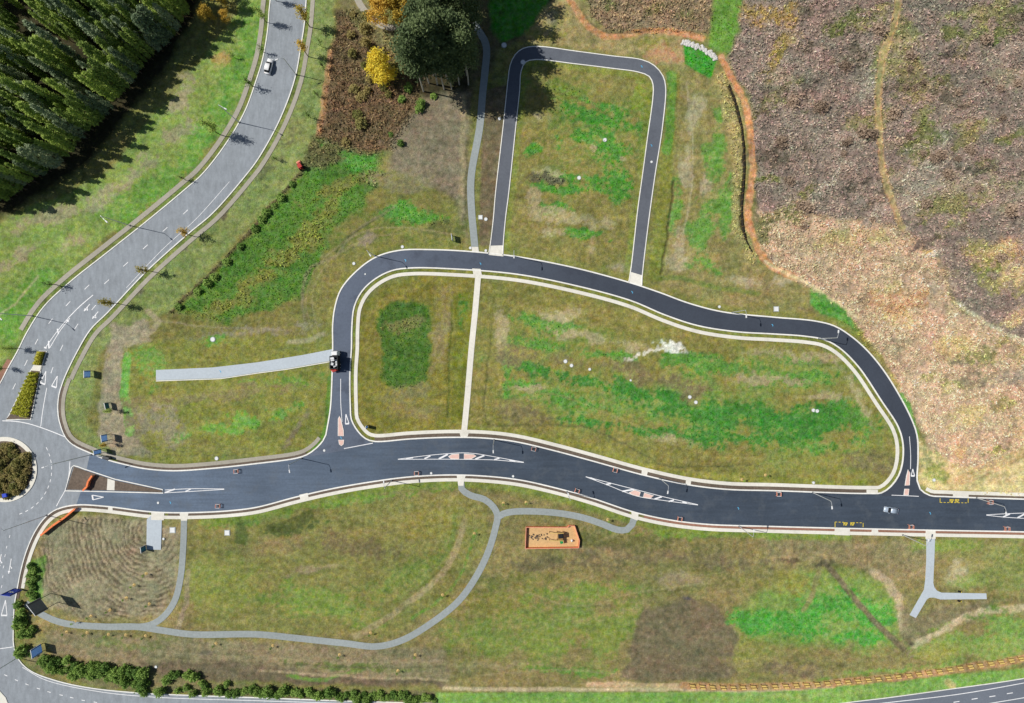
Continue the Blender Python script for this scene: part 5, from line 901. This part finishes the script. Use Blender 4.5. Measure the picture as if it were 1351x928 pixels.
# ------------------------------------------------------------------ pit lids, markers, staked saplings
pl0 = None
def lid(x, y, lb, s_=1.0, round_=True):
    e = empty('pit_cover', lb, 'pit cover', (*w2((x, y)), .0), 0, 'white pit covers'); e.scale = (s_, s_, 1)
    part('surround', 'pit_grey', e, lambda bm: tube(bm, (0, 0, -.05), (0, 0, .14), .62, .6, 14) if round_ else box(bm, (0, 0, .05), (1.2, 1.2, .18))); part('cover', 'pit_white', e, lambda bm: tube(bm, (0, 0, .1), (0, 0, .2), .48, .46, 14) if round_ else box(bm, (0, 0, .16), (.9, .9, .1)))
for x, y, lb, s_, r_ in ((798, 185, 'in the north of the crescent lawn', 1.1, 1), (764, 235, 'in the middle of the crescent lawn', 1.1, 1), (746, 477, 'on the dark patch west of the white sand', 1.1, 1), (754, 482.5, 'paired on the dark patch west of the white sand', 1, 1), (778, 487.5, 'at the edge of the green band', .8, 1), (832, 502, 'alone in the dry middle of the block', .6, 1), (910, 524, 'south of the white sand', 1, 1), (918, 531, 'paired south of the white sand', 1, 1), (1073, 541.5, 'in the eastern green of the block', 1, 1), (1078, 542.5, 'paired in the eastern green of the block', 1, 1), (281, 448, 'above the pale driveway strip', 1.4, 1), (286, 605, 'by the western mulch strip', 1.1, 1), (531, 326, 'outside the loop road bend', .9, 1), (467, 348, 'on the disturbed earth by the loop road bend', .9, 1),
                         (634, 287, 'on the brown strip between path and lane', 1.2, 0), (641, 289.5, 'beside the square cover on the brown strip', 1, 1), (641, 331, 'at the end of the brown strip', .8, 1), (620.5, 327.5, 'beside the shaded path apron', .8, 1), (659, 157, 'on the upper brown strip', .9, 1), (690, 82.5, 'at the inner corner of the crescent lane', 1.4, 1), (665, 60, 'under the tree shadow near the lane', 1.5, 1), (300, 703, 'on the park grass east of the path', 1.5, 0), (228, 699.5, 'between the slab and the park path', 1.6, 0), (216, 711, 'beside the white slab', .7, 1), (1232, 633.5, 'at the green corner by the eastern side road', .9, 1), (1024, 408, 'outside the loop road straight', 1.4, 0), (949, 405, 'on the outer verge of the loop road', .8, 1), (206, 880, 'above the shrubs of the bottom road', .8, 1), (1073, 637, 'above the bus bay lamp', .8, 1), (209, 663.5, 'in the west end of the main road', .7, 1), (428, 594.5, 'in the western side road mouth', .7, 1), (569, 624.5, 'by the park kerb west of the ramp', .7, 1), (677, 628.5, 'by the park kerb east of the ramp', .7, 1), (482, 362, 'in the loop road bend', .5, 1), (859.5, 214, 'in the eastern leg of the lane', .7, 1), (240, 645, 'on the hatched taper', .01, 1)):
    if s_ > .1: lid(x, y, ('round' if r_ else 'square') + ' white pit cover ' + lb, s_, bool(r_))
SAP = trunk_mesh('stem', 1.9, .03, 'bark', seed=5); SLF = shrub_mesh(150, .32, .7, 70, 'leaf_shrub', (.12, .22), .12)
def mulch_ring(bm):
    n = 16; rs = random.Random(4); cen = bm.verts.new((0, 0, .16)); ring = [bm.verts.new((math.cos(6.283 * i / n) * (.55 + rs.uniform(-.08, .08)), math.sin(6.283 * i / n) * (.5 + rs.uniform(-.08, .08)), .02)) for i in range(n)]
    for i in range(n): bm.faces.new((cen, ring[i], ring[(i + 1) % n]))
sap0 = None
for x, y, lb in ((193, 757, 'inside the path bend beside the ploughed circle'), (177, 772, 'south of the ploughed circle'), (167, 789, 'south of the ploughed circle'), (197, 797, 'inside the path bend beside the ploughed circle'), (145, 805, 'just above the park path'), (120, 813, 'just above the park path'), (100, 820, 'just above the park path'), (88, 834, 'just below the park path'), (115, 835, 'just below the park path'), (143, 837, 'just below the park path'), (166, 838, 'just below the park path'), (192, 839, 'just below the park path'), (285, 849, 'on the dry strip below the park path'), (360, 852, 'on the dry strip below the park path'), (448, 864, 'on the dry strip below the park path'), (548, 864, 'on the dry strip below the park path'), (525, 885, 'on the brown strip above the shrub row'), (489, 835, 'inside the curve of the park path'), (584, 785, 'inside the curve of the park path'), (626, 704, 'inside the curve of the park path'), (664, 664, 'in the fork of the park paths'), (694, 663, 'between footpath and sandpit path'), (802, 686, 'between footpath and sandpit path'), (979, 633, 'on the block verge above the straight'), (1010, 627, 'on the block verge above the straight')):
    if sap0 is None:
        sap0 = empty('staked_sapling', '', 'sapling', (0, 0, 0), 0, 'staked saplings'); part('mulch_ring', 'straw', sap0, mulch_ring); link('stem', SAP, sap0); lf = link('foliage', SLF, sap0); lf.location.z = 1.3
        for s_ in (-1, 1): part('stake', 'timber_pale', sap0, lambda bm: box(bm, (s_ * .4, 0, .6), (.06, .06, 1.3)))
        o = sap0
    else: o = copy_tree(sap0)
    o.location = (*w2((x, y)), 0); o.rotation_euler = (0, 0, R.uniform(0, 3)); o['label'] = 'staked young tree in a straw mulch ring ' + lb; o['group'] = 'staked saplings ' + lb
DB = shrub_mesh(160, 1.1, .8, 220, 'leaf_dead', (.2, .5), .4)
for x, y in ((1200, 76), (1198, 92), (1193, 117), (1207, 116), (1216, 110), (1240, 107), (1114, 88), (1096, 82), (1082, 141), (1076, 146), (1262, 122), (1300, 108), (1320, 118), (1340, 110), (1138, 177), (1148, 178), (1114, 190), (1120, 186), (1112, 204), (1198, 181), (1216, 203), (1235, 210), (1240, 205), (1275, 196), (1280, 200), (1262, 210), (1321, 157), (1250, 232), (1046, 135), (1054, 272), (1066, 276), (1060, 298), (1300, 55), (1160, 42), (1220, 270), (1270, 300), (1330, 280), (1320, 340), (1150, 290), (1030, 190), (1040, 240), (1290, 250), (1180, 150)):
    wh = 'between the orange track and the faint wheel track' if x < 1160 else 'beyond the faint wheel track on cleared land'; big = R.random() < .5
    shrub(('large' if big else 'small') + ' dead brown bush ' + wh, x + R.uniform(-1, 1), y, DB, R.uniform(1.15, 1.6) if big else R.uniform(.65, 1), ('large' if big else 'small') + ' dead bushes ' + wh, 'dead_bush')
